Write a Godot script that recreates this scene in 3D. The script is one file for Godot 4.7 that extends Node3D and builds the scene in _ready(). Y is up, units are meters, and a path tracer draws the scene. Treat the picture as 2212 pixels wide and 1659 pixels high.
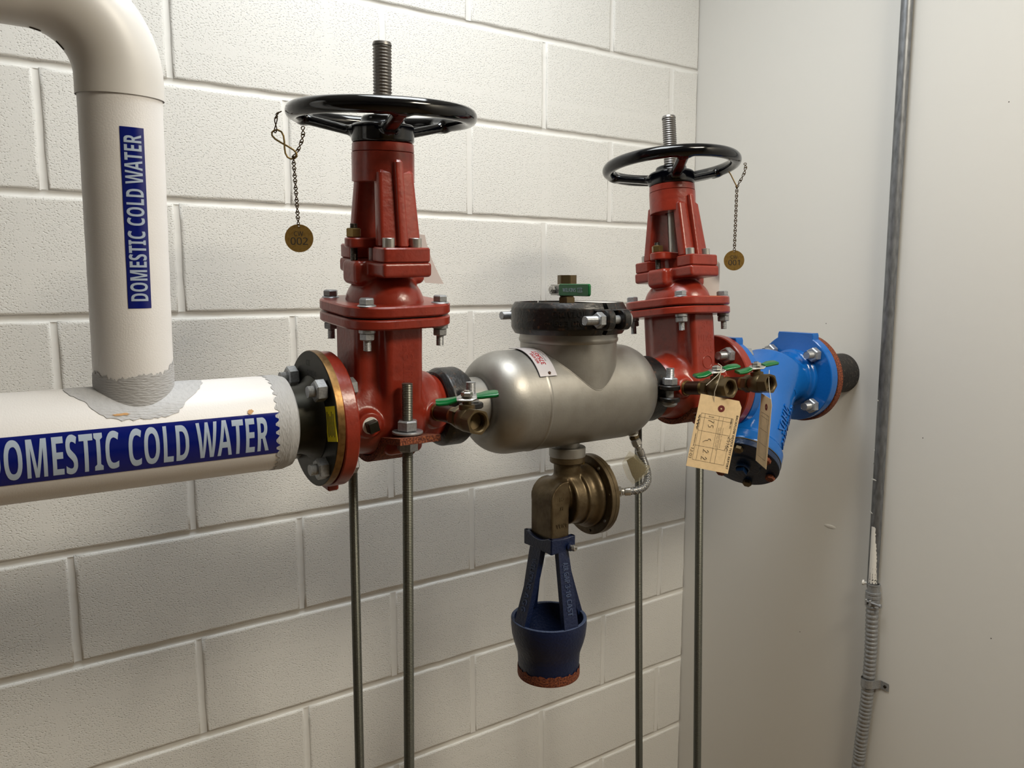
extends Node3D
# A backflow preventer in a plant room. Units are metres, y is up, the block wall is the plane z = 0.

const PZ := 0.461          # distance of the pipe run from the block wall
const CORNER := 1.318      # the plastered wall is the plane x = CORNER
const CEIL := 2.9
const ROOM_X := -5.2
const ROOM_Z := 6.5
const LA := 1.47            # brightness of the two ceiling lights
const LB := 4.4

var M := {}                # materials
var names := {}            # how often a top-level name was used


# ---------------------------------------------------------------- mesh builder
class MB:
	var v := PackedVector3Array()
	var n := PackedVector3Array()
	var u := PackedVector2Array()
	var ix := PackedInt32Array()

	func vert(p: Vector3, nn: Vector3, uv := Vector2.ZERO) -> int:
		v.append(p); n.append(nn); u.append(uv)
		return v.size() - 1

	func tri(a: int, b: int, c: int) -> void:
		ix.append(a); ix.append(b); ix.append(c)

	func quad(a: int, b: int, c: int, d: int) -> void:
		tri(a, b, c); tri(a, c, d)

	func flat(pts: Array, nn: Vector3, uvs := []) -> void:
		var base := v.size()
		for i in pts.size():
			vert(pts[i], nn, uvs[i] if uvs.size() else Vector2(pts[i].x, pts[i].y))
		for i in range(1, pts.size() - 1):
			tri(base, base + i, base + i + 1)

	func mesh() -> ArrayMesh:
		for t in range(0, ix.size(), 3):   # front faces run clockwise
			var a := ix[t]; var b := ix[t + 1]; var c := ix[t + 2]
			if (v[b] - v[a]).cross(v[c] - v[a]).dot(n[a] + n[b] + n[c]) > 0.0:
				ix[t + 1] = c; ix[t + 2] = b
		var arr := []
		arr.resize(Mesh.ARRAY_MAX)
		arr[Mesh.ARRAY_VERTEX] = v
		arr[Mesh.ARRAY_NORMAL] = n
		arr[Mesh.ARRAY_TEX_UV] = u
		arr[Mesh.ARRAY_INDEX] = ix
		var am := ArrayMesh.new()
		am.add_surface_from_arrays(Mesh.PRIMITIVE_TRIANGLES, arr)
		return am

	# profile (radius, height) turned round the y axis of xf; it runs from the bottom outwards, up and back in
	func lathe(prof: Array, xf := Transform3D(), seg := 32, a0 := 0.0, a1 := TAU, soft := 40.0) -> MB:
		var k := prof.size()
		var dirs := []
		for i in k - 1:
			var d: Vector2 = prof[i + 1] - prof[i]
			dirs.append(Vector2(d.y, -d.x).normalized())
		var lim := cos(deg_to_rad(soft))
		var closed: bool = (prof[0] as Vector2).is_equal_approx(prof[k - 1])
		var run := 0.0
		for i in k - 1:
			var p0: Vector2 = prof[i]; var p1: Vector2 = prof[i + 1]
			var d: Vector2 = dirs[i]
			var n0 := d; var n1 := d
			var before := i - 1 if i > 0 else (k - 2 if closed else -1)
			var after := i + 1 if i < k - 2 else (0 if closed else -1)
			var step := p0.distance_to(p1)
			if before >= 0 and d.dot(dirs[before]) > lim: n0 = (d * step + dirs[before] * (prof[before] as Vector2).distance_to(prof[before + 1])).normalized()
			if after >= 0 and d.dot(dirs[after]) > lim: n1 = (d * step + dirs[after] * (prof[after] as Vector2).distance_to(prof[after + 1])).normalized()
			var base := v.size()
			for j in seg + 1:
				var a := a0 + (a1 - a0) * j / seg
				var ca := cos(a); var sa := sin(a)
				vert(xf * Vector3(p0.x * ca, p0.y, p0.x * sa), (xf.basis * Vector3(n0.x * ca, n0.y, n0.x * sa)).normalized(), Vector2(float(j) / seg, run))
				vert(xf * Vector3(p1.x * ca, p1.y, p1.x * sa), (xf.basis * Vector3(n1.x * ca, n1.y, n1.x * sa)).normalized(), Vector2(float(j) / seg, run + step))
			for j in seg:
				var b := base + 2 * j
				quad(b, b + 1, b + 3, b + 2)
			run += step
		if absf(a1 - a0) < TAU - 0.01 and closed:
			for e in 2:
				var a: float = [a0, a1][e]
				var poly := PackedVector2Array()
				for i in k - 1: poly.append(prof[i])
				var nn := (xf.basis * Vector3(-sin(a), 0, cos(a))).normalized() * (-1.0 if e == 0 else 1.0) * signf(a1 - a0)
				var base := v.size()
				for q in poly: vert(xf * Vector3(q.x * cos(a), q.y, q.x * sin(a)), nn, q)
				var t := Geometry2D.triangulate_polygon(poly)
				for i in range(0, t.size(), 3): tri(base + t[i], base + t[i + 1], base + t[i + 2])
		return self

	# polygon in the x-z plane of xf, extruded from y0 to y1; top may be another polygon of the same count
	func prism(poly: PackedVector2Array, y0: float, y1: float, xf := Transform3D(), bev := 0.0, top := PackedVector2Array(), soft := 35.0, hole := false) -> MB:
		var k := poly.size()
		if top.is_empty(): top = poly
		var sgn := -1.0 if Geometry2D.is_polygon_clockwise(poly) else 1.0
		if hole: sgn = -sgn
		var inset := func(pp: PackedVector2Array, by: float) -> PackedVector2Array:
			var o := PackedVector2Array()
			for i in k:
				var e0 := (pp[i] - pp[(i + k - 1) % k]).normalized()
				var e1 := (pp[(i + 1) % k] - pp[i]).normalized()
				var m0 := Vector2(e0.y, -e0.x) * sgn
				var m1 := Vector2(e1.y, -e1.x) * sgn
				var m := (m0 + m1).normalized()
				o.append(pp[i] - m * by / maxf(0.35, m.dot(m0)))
			return o
		var rings := []
		var ys := []
		if bev > 0.0 and y1 - y0 > 2.0 * bev:
			rings = [inset.call(poly, bev), poly, top, inset.call(top, bev)]
			ys = [y0, y0 + bev, y1 - bev, y1]
		else:
			rings = [poly, top]
			ys = [y0, y1]
		var lim := cos(deg_to_rad(soft))
		for r in rings.size() - 1:
			var pa: PackedVector2Array = rings[r]; var pb: PackedVector2Array = rings[r + 1]
			var ya: float = ys[r]; var yb: float = ys[r + 1]
			var fn := []
			for i in k:
				var j := (i + 1) % k
				var A := Vector3(pa[i].x, ya, pa[i].y); var B := Vector3(pa[j].x, ya, pa[j].y)
				var Cc := Vector3(pb[i].x, yb, pb[i].y); var D := Vector3(pb[j].x, yb, pb[j].y)
				var q := (B - A + D - Cc).cross(Cc - A + D - B)
				var e := poly[j] - poly[i]
				if q.dot(Vector3(e.y, 0, -e.x) * sgn) < 0.0: q = -q
				fn.append(q.normalized())
			for i in k:
				var j := (i + 1) % k
				var f: Vector3 = fn[i]
				var fl: Vector3 = fn[(i + k - 1) % k]; var fr: Vector3 = fn[j]
				var n0 := (f + fl).normalized() if f.dot(fl) > lim else f
				var n1 := (f + fr).normalized() if f.dot(fr) > lim else f
				n0 = (xf.basis * n0).normalized(); n1 = (xf.basis * n1).normalized()
				var a := vert(xf * Vector3(pa[i].x, ya, pa[i].y), n0, Vector2(pa[i].x, ya))
				var b := vert(xf * Vector3(pa[j].x, ya, pa[j].y), n1, Vector2(pa[j].x, ya))
				var c := vert(xf * Vector3(pb[j].x, yb, pb[j].y), n1, Vector2(pb[j].x, yb))
				var d := vert(xf * Vector3(pb[i].x, yb, pb[i].y), n0, Vector2(pb[i].x, yb))
				quad(a, b, c, d)
		if hole: return self
		for e in 2:
			var pp: PackedVector2Array = rings[0] if e == 0 else rings[rings.size() - 1]
			var yy: float = ys[0] if e == 0 else ys[ys.size() - 1]
			var nn := (xf.basis * Vector3(0, -1.0 if e == 0 else 1.0, 0)).normalized()
			var base := v.size()
			for q in pp: vert(xf * Vector3(q.x, yy, q.y), nn, q)
			var t := Geometry2D.triangulate_polygon(pp)
			for i in range(0, t.size(), 3): tri(base + t[i], base + t[i + 1], base + t[i + 2])
		return self

	func box(lo: Vector3, hi: Vector3, bev := 0.0, xf := Transform3D()) -> MB:
		var c := (lo + hi) / 2.0; var h := (hi - lo) / 2.0
		var poly := PackedVector2Array([Vector2(-h.x + bev, -h.z), Vector2(h.x - bev, -h.z), Vector2(h.x, -h.z + bev), Vector2(h.x, h.z - bev), Vector2(h.x - bev, h.z), Vector2(-h.x + bev, h.z), Vector2(-h.x, h.z - bev), Vector2(-h.x, -h.z + bev)])
		if bev <= 0.0: poly = PackedVector2Array([Vector2(-h.x, -h.z), Vector2(h.x, -h.z), Vector2(h.x, h.z), Vector2(-h.x, h.z)])
		return prism(poly, -h.y, h.y, xf * Transform3D(Basis(), c), bev, PackedVector2Array(), 20.0)

	# round bar along points; radii may be one number or one for each point
	func tube(pts: Array, radius, seg := 10, closed := false, caps := true) -> MB:
		var k := pts.size()
		var tans := []
		for i in k:
			var a: Vector3 = pts[(i + k - 1) % k] if closed or i > 0 else pts[i]
			var b: Vector3 = pts[(i + 1) % k] if closed or i < k - 1 else pts[i]
			tans.append((b - a).normalized())
		var side := (tans[0] as Vector3).cross(Vector3.UP)
		if side.length() < 0.1: side = (tans[0] as Vector3).cross(Vector3.RIGHT)
		side = side.normalized()
		var base := v.size()
		var run := 0.0
		for i in k + (1 if closed else 0):
			var ii := i % k
			var t: Vector3 = tans[ii]
			side = (side - t * side.dot(t)).normalized()
			var up := t.cross(side)
			var r: float = radius[ii] if radius is Array else radius
			if i > 0: run += (pts[ii] as Vector3).distance_to(pts[i - 1])
			var slope := 0.0
			if radius is Array:
				var ia := maxi(ii - 1, 0); var ib := mini(ii + 1, k - 1)
				slope = (radius[ib] - radius[ia]) / maxf(1e-6, (pts[ia] as Vector3).distance_to(pts[ib]))
			for j in seg + 1:
				var a := TAU * j / seg
				var d := side * cos(a) + up * sin(a)
				vert(pts[ii] + d * r, (d - t * slope).normalized(), Vector2(float(j) / seg, run))
		for i in k - 1 + (1 if closed else 0):
			for j in seg:
				var b := base + i * (seg + 1) + j
				quad(b, b + 1, b + seg + 2, b + seg + 1)
		if caps and not closed:
			for e in 2:
				var at: Vector3 = pts[0] if e == 0 else pts[k - 1]
				var nn: Vector3 = -tans[0] if e == 0 else tans[k - 1]
				var c := vert(at, nn)
				var off := base if e == 0 else base + (k - 1) * (seg + 1)
				var first := v.size()
				for j in seg + 1: vert(v[off + j], nn)
				for j in seg: tri(c, first + j, first + j + 1)
		return self

	# a screw thread round the y axis of xf
	func thread(r: float, y0: float, y1: float, pitch: float, depth: float, xf := Transform3D(), seg := 14, flatness := 0.0) -> MB:
		var rows := int(ceil((y1 - y0) / pitch)) * 2 + 1
		var base := v.size()
		for i in rows + 1:
			var rr := r - (depth if i % 2 else 0.0)
			for j in seg + 1:
				var a := TAU * j / seg
				var y := clampf(y0 + (i / 2.0 - 1.0 + a / TAU) * pitch, y0, y1)
				vert(xf * Vector3(rr * cos(a), y, rr * sin(a)), (xf.basis * Vector3(cos(a), 0.75 * (1.0 if i % 2 == 0 else -1.0) * 0.0, sin(a))).normalized(), Vector2(a / TAU, y))
		for i in rows:
			for j in seg:
				var b := base + i * (seg + 1) + j
				var nn := (v[b + 1] - v[b]).cross(v[b + seg + 1] - v[b])
				if nn.length() < 1e-12: continue
				nn = nn.normalized()
				if nn.dot(n[b]) < 0.0: nn = -nn
				var q := [v[b], v[b + 1], v[b + seg + 2], v[b + seg + 1]]
				var m := v.size()
				for w in 4:
					var rad: Vector3 = n[[b, b + 1, b + seg + 2, b + seg + 1][w]]
					vert(q[w], (nn + rad * 0.5).normalized())
				quad(m, m + 1, m + 2, m + 3)
		for e in 2:
			var y := y0 if e == 0 else y1
			lathe([Vector2(0, y), Vector2(r - depth, y)] if e == 0 else [Vector2(r - depth, y), Vector2(0, y)], xf, seg)
		return self

	func hexa(af: float, y0: float, y1: float, xf := Transform3D(), bev := -1.0) -> MB:
		var p := PackedVector2Array()
		for i in 6: p.append(Vector2.from_angle(TAU * i / 6.0) * af / sqrt(3.0))
		return prism(p, y0, y1, xf, af * 0.07 if bev < 0.0 else bev, PackedVector2Array(), 10.0)

	# hexagonal end with a round hole, from y0 to y1
	func hex_ring(af: float, y0: float, y1: float, r_in: float, turn := 0.0) -> MB:
		var k := 48
		var edge := []
		for i in k:
			var t := TAU * i / k
			var w := fposmod(t, PI / 3) - PI / 6
			edge.append(Vector2.from_angle(t + turn) * minf(af / 2.0 / cos(w), af * 0.555))
		for i in k:
			var j := (i + 1) % k
			var a: Vector2 = edge[i]; var b: Vector2 = edge[j]
			var e := (b - a).normalized()
			var nn := Vector3(e.y, 0, -e.x)
			if nn.dot(Vector3(a.x, 0, a.y)) < 0.0: nn = -nn
			flat([Vector3(a.x, y0, a.y), Vector3(b.x, y0, b.y), Vector3(b.x, y1, b.y), Vector3(a.x, y1, a.y)], nn)
			var c := a.normalized() * r_in; var d := b.normalized() * r_in
			flat([Vector3(a.x, y1, a.y), Vector3(b.x, y1, b.y), Vector3(d.x, y1, d.y), Vector3(c.x, y1, c.y)], Vector3.UP)
			flat([Vector3(a.x, y0, a.y), Vector3(b.x, y0, b.y), Vector3(d.x, y0, d.y), Vector3(c.x, y0, c.y)], Vector3.DOWN)
		return self

	func add(o: MB, xf := Transform3D()) -> MB:
		var base := v.size()
		for i in o.v.size(): vert(xf * o.v[i], (xf.basis * o.n[i]).normalized(), o.u[i])
		for i in o.ix: ix.append(base + i)
		return self

	# surface nets of the zero level of f, in cells of h
	func nets(f: Callable, lo: Vector3, hi: Vector3, h: float) -> MB:
		var B := 6
		var nx := int(ceil((hi.x - lo.x) / h / B)) * B; var ny := int(ceil((hi.y - lo.y) / h / B)) * B; var nz := int(ceil((hi.z - lo.z) / h / B)) * B
		var sx := nx + 1; var sxy := sx * (ny + 1)
		var g := PackedFloat32Array(); g.resize(sxy * (nz + 1)); g.fill(1e9)
		var id := PackedInt32Array(); id.resize(g.size()); id.fill(-1)
		var reach := B * h * 0.9
		var kept := []
		for bz in nz / B:
			for by in ny / B:
				for bx in nx / B:
					var c := lo + Vector3(bx + 0.5, by + 0.5, bz + 0.5) * h * B
					if absf(f.call(c)) > reach: continue
					kept.append(Vector3i(bx, by, bz) * B)
		for b: Vector3i in kept:
			for z in range(b.z, b.z + B + 1):
				for y in range(b.y, b.y + B + 1):
					var at := z * sxy + y * sx
					for x in range(b.x, b.x + B + 1):
						if g[at + x] > 1e8: g[at + x] = f.call(lo + Vector3(x, y, z) * h)
		var off := [0, 1, sx, sx + 1, sxy, sxy + 1, sxy + sx, sxy + sx + 1]
		var pos := [Vector3(0, 0, 0), Vector3(1, 0, 0), Vector3(0, 1, 0), Vector3(1, 1, 0), Vector3(0, 0, 1), Vector3(1, 0, 1), Vector3(0, 1, 1), Vector3(1, 1, 1)]
		var edges := [[0, 1], [2, 3], [4, 5], [6, 7], [0, 2], [1, 3], [4, 6], [5, 7], [0, 4], [1, 5], [2, 6], [3, 7]]
		var cells := PackedInt32Array()
		for b: Vector3i in kept:
			for z in range(b.z, b.z + B):
				for y in range(b.y, b.y + B):
					for x in range(b.x, b.x + B):
						var at := z * sxy + y * sx + x
						var m := 0
						for i in 8:
							if g[at + off[i]] < 0.0: m |= 1 << i
						if m == 0 or m == 255: continue
						var s := Vector3.ZERO; var cnt := 0
						for e in edges:
							var a: int = e[0]; var c: int = e[1]
							if ((m >> a) & 1) != ((m >> c) & 1):
								var ga := g[at + off[a]]; var gb := g[at + off[c]]
								s += (pos[a] as Vector3).lerp(pos[c], ga / (ga - gb)); cnt += 1
						var p := lo + (Vector3(x, y, z) + s / cnt) * h
						var e2 := h * 0.35
						var k1 := Vector3(1, -1, -1); var k2 := Vector3(-1, -1, 1); var k3 := Vector3(-1, 1, -1); var k4 := Vector3(1, 1, 1)
						var nn: Vector3 = k1 * float(f.call(p + k1 * e2)) + k2 * float(f.call(p + k2 * e2)) + k3 * float(f.call(p + k3 * e2)) + k4 * float(f.call(p + k4 * e2))
						id[at] = vert(p, nn.normalized(), Vector2(p.x, p.y))
						cells.append(at)
		for at in cells:
			var s0 := g[at] < 0.0
			if (g[at + 1] < 0.0) != s0: _face(id, at, sx, sxy)
			if (g[at + sx] < 0.0) != s0: _face(id, at, 1, sxy)
			if (g[at + sxy] < 0.0) != s0: _face(id, at, 1, sx)
		return self

	func _face(id: PackedInt32Array, at: int, d1: int, d2: int) -> void:
		if at - d1 - d2 < 0: return
		var a := id[at]; var b := id[at - d1]; var c := id[at - d1 - d2]; var d := id[at - d2]
		if a >= 0 and b >= 0 and c >= 0 and d >= 0: quad(a, b, c, d)


# ---------------------------------------------------------------- fields for the cast bodies
static func smin(a: float, b: float, k: float) -> float:
	var h := maxf(k - absf(a - b), 0.0) / k
	return minf(a, b) - h * h * k * 0.25

static func rbox(p: Vector3, h: Vector3, r: float) -> float:
	var q := p.abs() - h + Vector3(r, r, r)
	return Vector3(maxf(q.x, 0), maxf(q.y, 0), maxf(q.z, 0)).length() + minf(maxf(q.x, maxf(q.y, q.z)), 0.0) - r

static func rod_x(p: Vector3, r: float, x0: float, x1: float, e: float) -> float:
	var q := Vector2(Vector2(p.y, p.z).length() - r + e, absf(p.x - (x0 + x1) / 2.0) - (x1 - x0) / 2.0 + e)
	return Vector2(maxf(q.x, 0), maxf(q.y, 0)).length() + minf(maxf(q.x, q.y), 0.0) - e

static func rod_y(p: Vector3, r: float, y0: float, y1: float, e: float) -> float:
	return rod_x(Vector3(p.y, p.x, p.z), r, y0, y1, e)

static func rod_z(p: Vector3, r: float, z0: float, z1: float, e: float) -> float:
	return rod_x(Vector3(p.z, p.y, p.x), r, z0, z1, e)

static func capsule(p: Vector3, a: Vector3, b: Vector3, ra: float, rb: float) -> float:
	var t := clampf((p - a).dot(b - a) / (b - a).length_squared(), 0.0, 1.0)
	return p.distance_to(a.lerp(b, t)) - lerpf(ra, rb, t)


# ---------------------------------------------------------------- nodes
func numbered(called: String) -> String:
	var k: int = names.get(called, 0)
	names[called] = k + 1
	return called if k == 0 else "%s_%03d" % [called, k]

func tag(o: Node3D, label: String, category: String, group := "") -> Node3D:
	o.set_meta("label", label)
	o.set_meta("category", category)
	if group: o.set_meta("group", group)
	return o

func thing(called: String, label: String, category: String, at := Transform3D(), group := "") -> Node3D:
	var o := Node3D.new()
	o.name = numbered(called)
	add_child(o)
	o.transform = at
	return tag(o, label, category, group)

func part(called: String, m, mat: Material, parent: Node3D, at := Transform3D(), label := "") -> MeshInstance3D:
	var o := MeshInstance3D.new()
	o.name = called
	o.mesh = m.mesh() if m is MB else m
	o.material_override = mat
	parent.add_child(o, true)
	o.transform = at
	if label: o.set_meta("label", label)
	return o

func structure(called: String) -> Node3D:
	var o := Node3D.new()
	o.name = called
	add_child(o)
	o.set_meta("kind", "structure")
	return o

static func T(x: float, y: float, z: float) -> Transform3D:
	return Transform3D(Basis(), Vector3(x, y, z))

# y axis of the result runs along d, z axis near the hint
static func along(at: Vector3, d: Vector3, hint := Vector3.BACK) -> Transform3D:
	var y := d.normalized()
	var z := hint - y * hint.dot(y)
	if z.length() < 0.01: z = Vector3.RIGHT - y * y.x
	z = z.normalized()
	return Transform3D(Basis(y.cross(z), y, z), at)

static func rrect(hx: float, hz: float, r: float, k := 6) -> PackedVector2Array:
	var p := PackedVector2Array()
	for c in 4:
		var m := Vector2([1, -1, -1, 1][c] * (hx - r), [1, 1, -1, -1][c] * (hz - r))
		for i in k + 1: p.append(m + Vector2.from_angle(PI / 2 * (c + float(i) / k)) * r)
	return p

static func ring(r: float, k := 32) -> PackedVector2Array:
	var p := PackedVector2Array()
	for i in k: p.append(Vector2.from_angle(TAU * i / k) * r)
	return p

# lettering: the triangles of a TextMesh, scaled to a cap height, with its middle at the origin
func letters(text: String, cap: float, wide := 1.0, bold := false, depth := 0.0, mono := false) -> MB:
	var tm := TextMesh.new()
	var f := SystemFont.new()
	f.font_names = PackedStringArray(["Droid Sans Mono" if mono else "Droid Sans"])
	f.font_weight = 700 if bold else 400
	tm.font = f
	tm.text = text
	tm.font_size = 64
	tm.pixel_size = 0.01
	tm.depth = 0.0 if depth <= 0.0 else 0.05
	tm.curve_step = 1.5
	var m := MB.new()
	var lo := Vector3(1e9, 1e9, 1e9); var hi := -lo
	for s in tm.get_surface_count():
		var a := tm.surface_get_arrays(s)
		var base := m.v.size()
		var vv: PackedVector3Array = a[Mesh.ARRAY_VERTEX]; var nv: PackedVector3Array = a[Mesh.ARRAY_NORMAL]
		for i in vv.size():
			m.vert(vv[i], nv[i]); lo = lo.min(vv[i]); hi = hi.max(vv[i])
		if a[Mesh.ARRAY_INDEX] != null:
			for i in (a[Mesh.ARRAY_INDEX] as PackedInt32Array): m.ix.append(base + i)
		else:
			for i in vv.size(): m.ix.append(base + i)
	var sc := cap / (0.714 * 0.64)
	var mid := (lo + hi) / 2.0
	for i in m.v.size():
		var q := m.v[i] - mid
		m.v[i] = Vector3(q.x * sc * wide, q.y * sc, q.z / 0.05 * depth if depth > 0.0 else 0.0)
	return m

# cuts triangles until no side is longer than most, so that lettering can be bent
func fine(m: MB, most: float) -> MB:
	var o := MB.new()
	var todo := []
	for t in range(0, m.ix.size(), 3):
		if m.n[m.ix[t]].z > 0.5: todo.append([m.v[m.ix[t]], m.v[m.ix[t + 1]], m.v[m.ix[t + 2]]])
	while todo.size():
		var q: Array = todo.pop_back()
		var l := [q[0].distance_to(q[1]), q[1].distance_to(q[2]), q[2].distance_to(q[0])]
		var k := 0
		if l[1] > l[k]: k = 1
		if l[2] > l[k]: k = 2
		if l[k] <= most:
			for p in q: o.ix.append(o.vert(p, Vector3.BACK))
		else:
			var a: Vector3 = q[k]; var b: Vector3 = q[(k + 1) % 3]; var c: Vector3 = q[(k + 2) % 3]
			var mm := (a + b) / 2.0
			todo.append([a, mm, c]); todo.append([mm, b, c])
	return o


# ---------------------------------------------------------------- materials
func noise_tex(freq: float, ramp: Array, size := 512, octaves := 4, seed_ := 1, kind := FastNoiseLite.TYPE_SIMPLEX_SMOOTH, sx := 1) -> NoiseTexture2D:
	var fn := FastNoiseLite.new()
	fn.noise_type = kind
	fn.seed = seed_
	fn.frequency = freq
	fn.fractal_octaves = octaves
	fn.fractal_type = FastNoiseLite.FRACTAL_FBM if octaves > 1 else FastNoiseLite.FRACTAL_NONE
	var t := NoiseTexture2D.new()
	t.width = size
	t.height = size
	t.seamless = true
	t.noise = fn
	if ramp.size():
		var g := Gradient.new()
		var offs := PackedFloat32Array(); var cols := PackedColorArray()
		for r in ramp:
			offs.append(r[0]); cols.append(r[1])
		g.offsets = offs
		g.colors = cols
		t.color_ramp = g
	return t

func grey(x: float) -> Color:
	return Color(x, x, x)

func mat(called: String, c: Color, rough: float, metal := 0.0, spec := 0.5) -> StandardMaterial3D:
	var m := StandardMaterial3D.new()
	m.resource_name = called
	m.albedo_color = c
	m.roughness = rough
	m.metallic = metal
	m.metallic_specular = spec
	M[called] = m
	return m

func tri_map(m: StandardMaterial3D, scale: float, world := false) -> StandardMaterial3D:
	m.uv1_triplanar = true
	m.uv1_world_triplanar = world
	m.uv1_scale = Vector3.ONE * scale
	m.uv1_triplanar_sharpness = 4.0
	return m

func bump(m: StandardMaterial3D, t: Texture2D, cm: float) -> StandardMaterial3D:
	m.heightmap_enabled = true
	m.heightmap_texture = t
	m.heightmap_scale = cm
	return m


func make_materials() -> void:
	# painted concrete block: pits and grain as relief
	var pits := noise_tex(0.115, [[0.0, grey(0.0)], [0.20, grey(0.15)], [0.285, grey(0.93)], [0.6, grey(0.985)], [1.0, grey(1.0)]], 1024, 2, 7)
	var block := tri_map(mat("painted_block", Color(0.866, 0.864, 0.852), 0.62), 2.2, true)
	block.uv1_scale = Vector3(1.9, 2.6, 1.9)
	bump(block, pits, 0.085)
	var mortar := tri_map(mat("painted_mortar", Color(0.87, 0.868, 0.856), 0.6), 4.0, true)
	bump(mortar, noise_tex(0.02, [], 256, 3, 3), 0.06)
	var plaster := tri_map(mat("painted_plaster", Color(0.852, 0.845, 0.826), 0.55), 1.3, true)
	bump(plaster, noise_tex(0.05, [], 512, 3, 5), 0.012)
	mat("ceiling_paint", Color(0.86, 0.86, 0.84), 0.8)
	var floor_m := tri_map(mat("floor_paint", Color(0.54, 0.44, 0.30), 0.55), 0.8, true)
	floor_m.albedo_texture = noise_tex(0.012, [[0.0, grey(0.8)], [1.0, grey(1.0)]], 512, 4, 9)

	# pipe coverings
	var jacket := tri_map(mat("white_jacket", Color(0.895, 0.892, 0.898), 0.4), 14.0)
	bump(jacket, noise_tex(0.05, [], 512, 3, 11), 0.010)
	mat("white_plastic", Color(0.835, 0.828, 0.82), 0.36)
	var mastic := tri_map(mat("grey_mastic", Color(0.70, 0.705, 0.72), 0.5), 14.0)
	mastic.uv1_scale = Vector3(6, 26, 6)
	bump(mastic, noise_tex(0.03, [], 512, 4, 13), 0.08)
	mat("glue_stain", Color(0.74, 0.56, 0.34), 0.5)
	var sticker := tri_map(mat("blue_sticker", Color(0.02, 0.085, 0.42), 0.12), 10.0)
	bump(sticker, noise_tex(0.012, [], 256, 2, 14), 0.02)
	mat("white_print", Color(0.66, 0.72, 0.80), 0.3)
	mat("yellow_label", Color(0.86, 0.80, 0.10), 0.4)
	mat("black_print", Color(0.03, 0.03, 0.035), 0.6)
	mat("grey_print", Color(0.26, 0.24, 0.22), 0.6)
	mat("ink", Color(0.10, 0.10, 0.12), 0.6)
	mat("red_print", Color(0.55, 0.05, 0.10), 0.5)
	mat("red_washer", Color(0.38, 0.10, 0.09), 0.6)

	# cast and machined metals
	var cast := noise_tex(0.045, [], 256, 3, 15)
	var red := tri_map(mat("red_enamel", Color(0.52, 0.168, 0.11), 0.28), 9.0)
	bump(red, cast, 0.02)
	red.albedo_texture = noise_tex(0.02, [[0.0, Color(0.9, 0.86, 0.86)], [0.5, Color(1, 1, 1)], [1.0, Color(1.0, 0.97, 0.95)]], 256, 4, 17)
	var black := tri_map(mat("black_gloss", Color(0.010, 0.014, 0.03), 0.1), 7.0)
	bump(black, noise_tex(0.02, [], 256, 2, 19), 0.015)
	var blue := tri_map(mat("blue_epoxy", Color(0.065, 0.36, 0.665), 0.15), 10.0)
	bump(blue, cast, 0.016)
	var dark_blue := tri_map(mat("dark_blue_epoxy", Color(0.03, 0.135, 0.26), 0.3), 12.0)
	bump(dark_blue, cast, 0.03)
	var navy := tri_map(mat("navy_casting", Color(0.022, 0.095, 0.24), 0.42), 14.0)
	navy.albedo_texture = noise_tex(0.06, [[0.0, grey(0.8)], [0.55, grey(1.0)], [0.72, Color(1.0, 1.0, 1.0)], [0.86, Color(1.0, 1.0, 0.98)]], 512, 4, 21)
	bump(navy, cast, 0.05)
	var dusty := tri_map(mat("dusty_navy", Color(0.29, 0.34, 0.44), 0.7), 14.0)
	dusty.albedo_texture = noise_tex(0.06, [[0.0, Color(0.45, 0.55, 0.8)], [0.45, Color(0.7, 0.75, 0.85)], [0.7, grey(1.0)]], 512, 4, 22)
	bump(dusty, cast, 0.05)
	var steel := tri_map(mat("blasted_stainless", Color(0.60, 0.59, 0.57), 0.46, 0.72), 5.0)
	steel.albedo_texture = noise_tex(0.012, [[0.0, Color(0.93, 0.925, 0.92)], [0.5, Color(0.97, 0.97, 0.97)], [1.0, grey(1.0)]], 512, 5, 23)
	steel.roughness_texture = noise_tex(0.015, [[0.0, grey(0.85)], [1.0, grey(1.0)]], 256, 3, 24)
	bump(steel, noise_tex(0.08, [], 512, 2, 25), 0.006)
	mat("bright_steel", Color(0.70, 0.695, 0.68), 0.27, 0.75)
	var galv := tri_map(mat("galvanised", Color(0.66, 0.67, 0.685), 0.36, 0.55), 30.0)
	galv.albedo_texture = noise_tex(0.03, [[0.0, grey(0.82)], [1.0, grey(1.0)]], 256, 3, 27)
	var old_galv := tri_map(mat("worn_galvanised", Color(0.53, 0.54, 0.555), 0.42, 0.7), 12.0)
	old_galv.albedo_texture = noise_tex(0.02, [[0.0, grey(0.72)], [0.5, grey(0.9)], [1.0, Color(1, 1, 1)]], 512, 5, 28)
	old_galv.uv1_scale = Vector3(10, 2.5, 10)
	mat("dark_steel", Color(0.26, 0.245, 0.225), 0.36, 0.95)
	mat("stem_steel", Color(0.50, 0.49, 0.48), 0.36, 0.9)
	mat("rod_steel", Color(0.40, 0.405, 0.38), 0.38, 0.8)
	var bronze := tri_map(mat("dull_bronze", Color(0.40, 0.345, 0.255), 0.42, 0.65), 8.0)
	bronze.albedo_texture = noise_tex(0.015, [[0.0, Color(0.72, 0.66, 0.6)], [0.5, grey(0.9)], [1.0, grey(1.0)]], 256, 4, 29)
	bump(bronze, cast, 0.03)
	var olive := tri_map(mat("dark_bronze", Color(0.155, 0.145, 0.105), 0.42, 0.6), 8.0)
	olive.albedo_texture = noise_tex(0.02, [[0.0, Color(0.7, 0.72, 0.66)], [1.0, grey(1.0)]], 256, 4, 30)
	var edge := tri_map(mat("bare_bronze", Color(0.50, 0.385, 0.235), 0.4, 0.85), 20.0)
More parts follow.
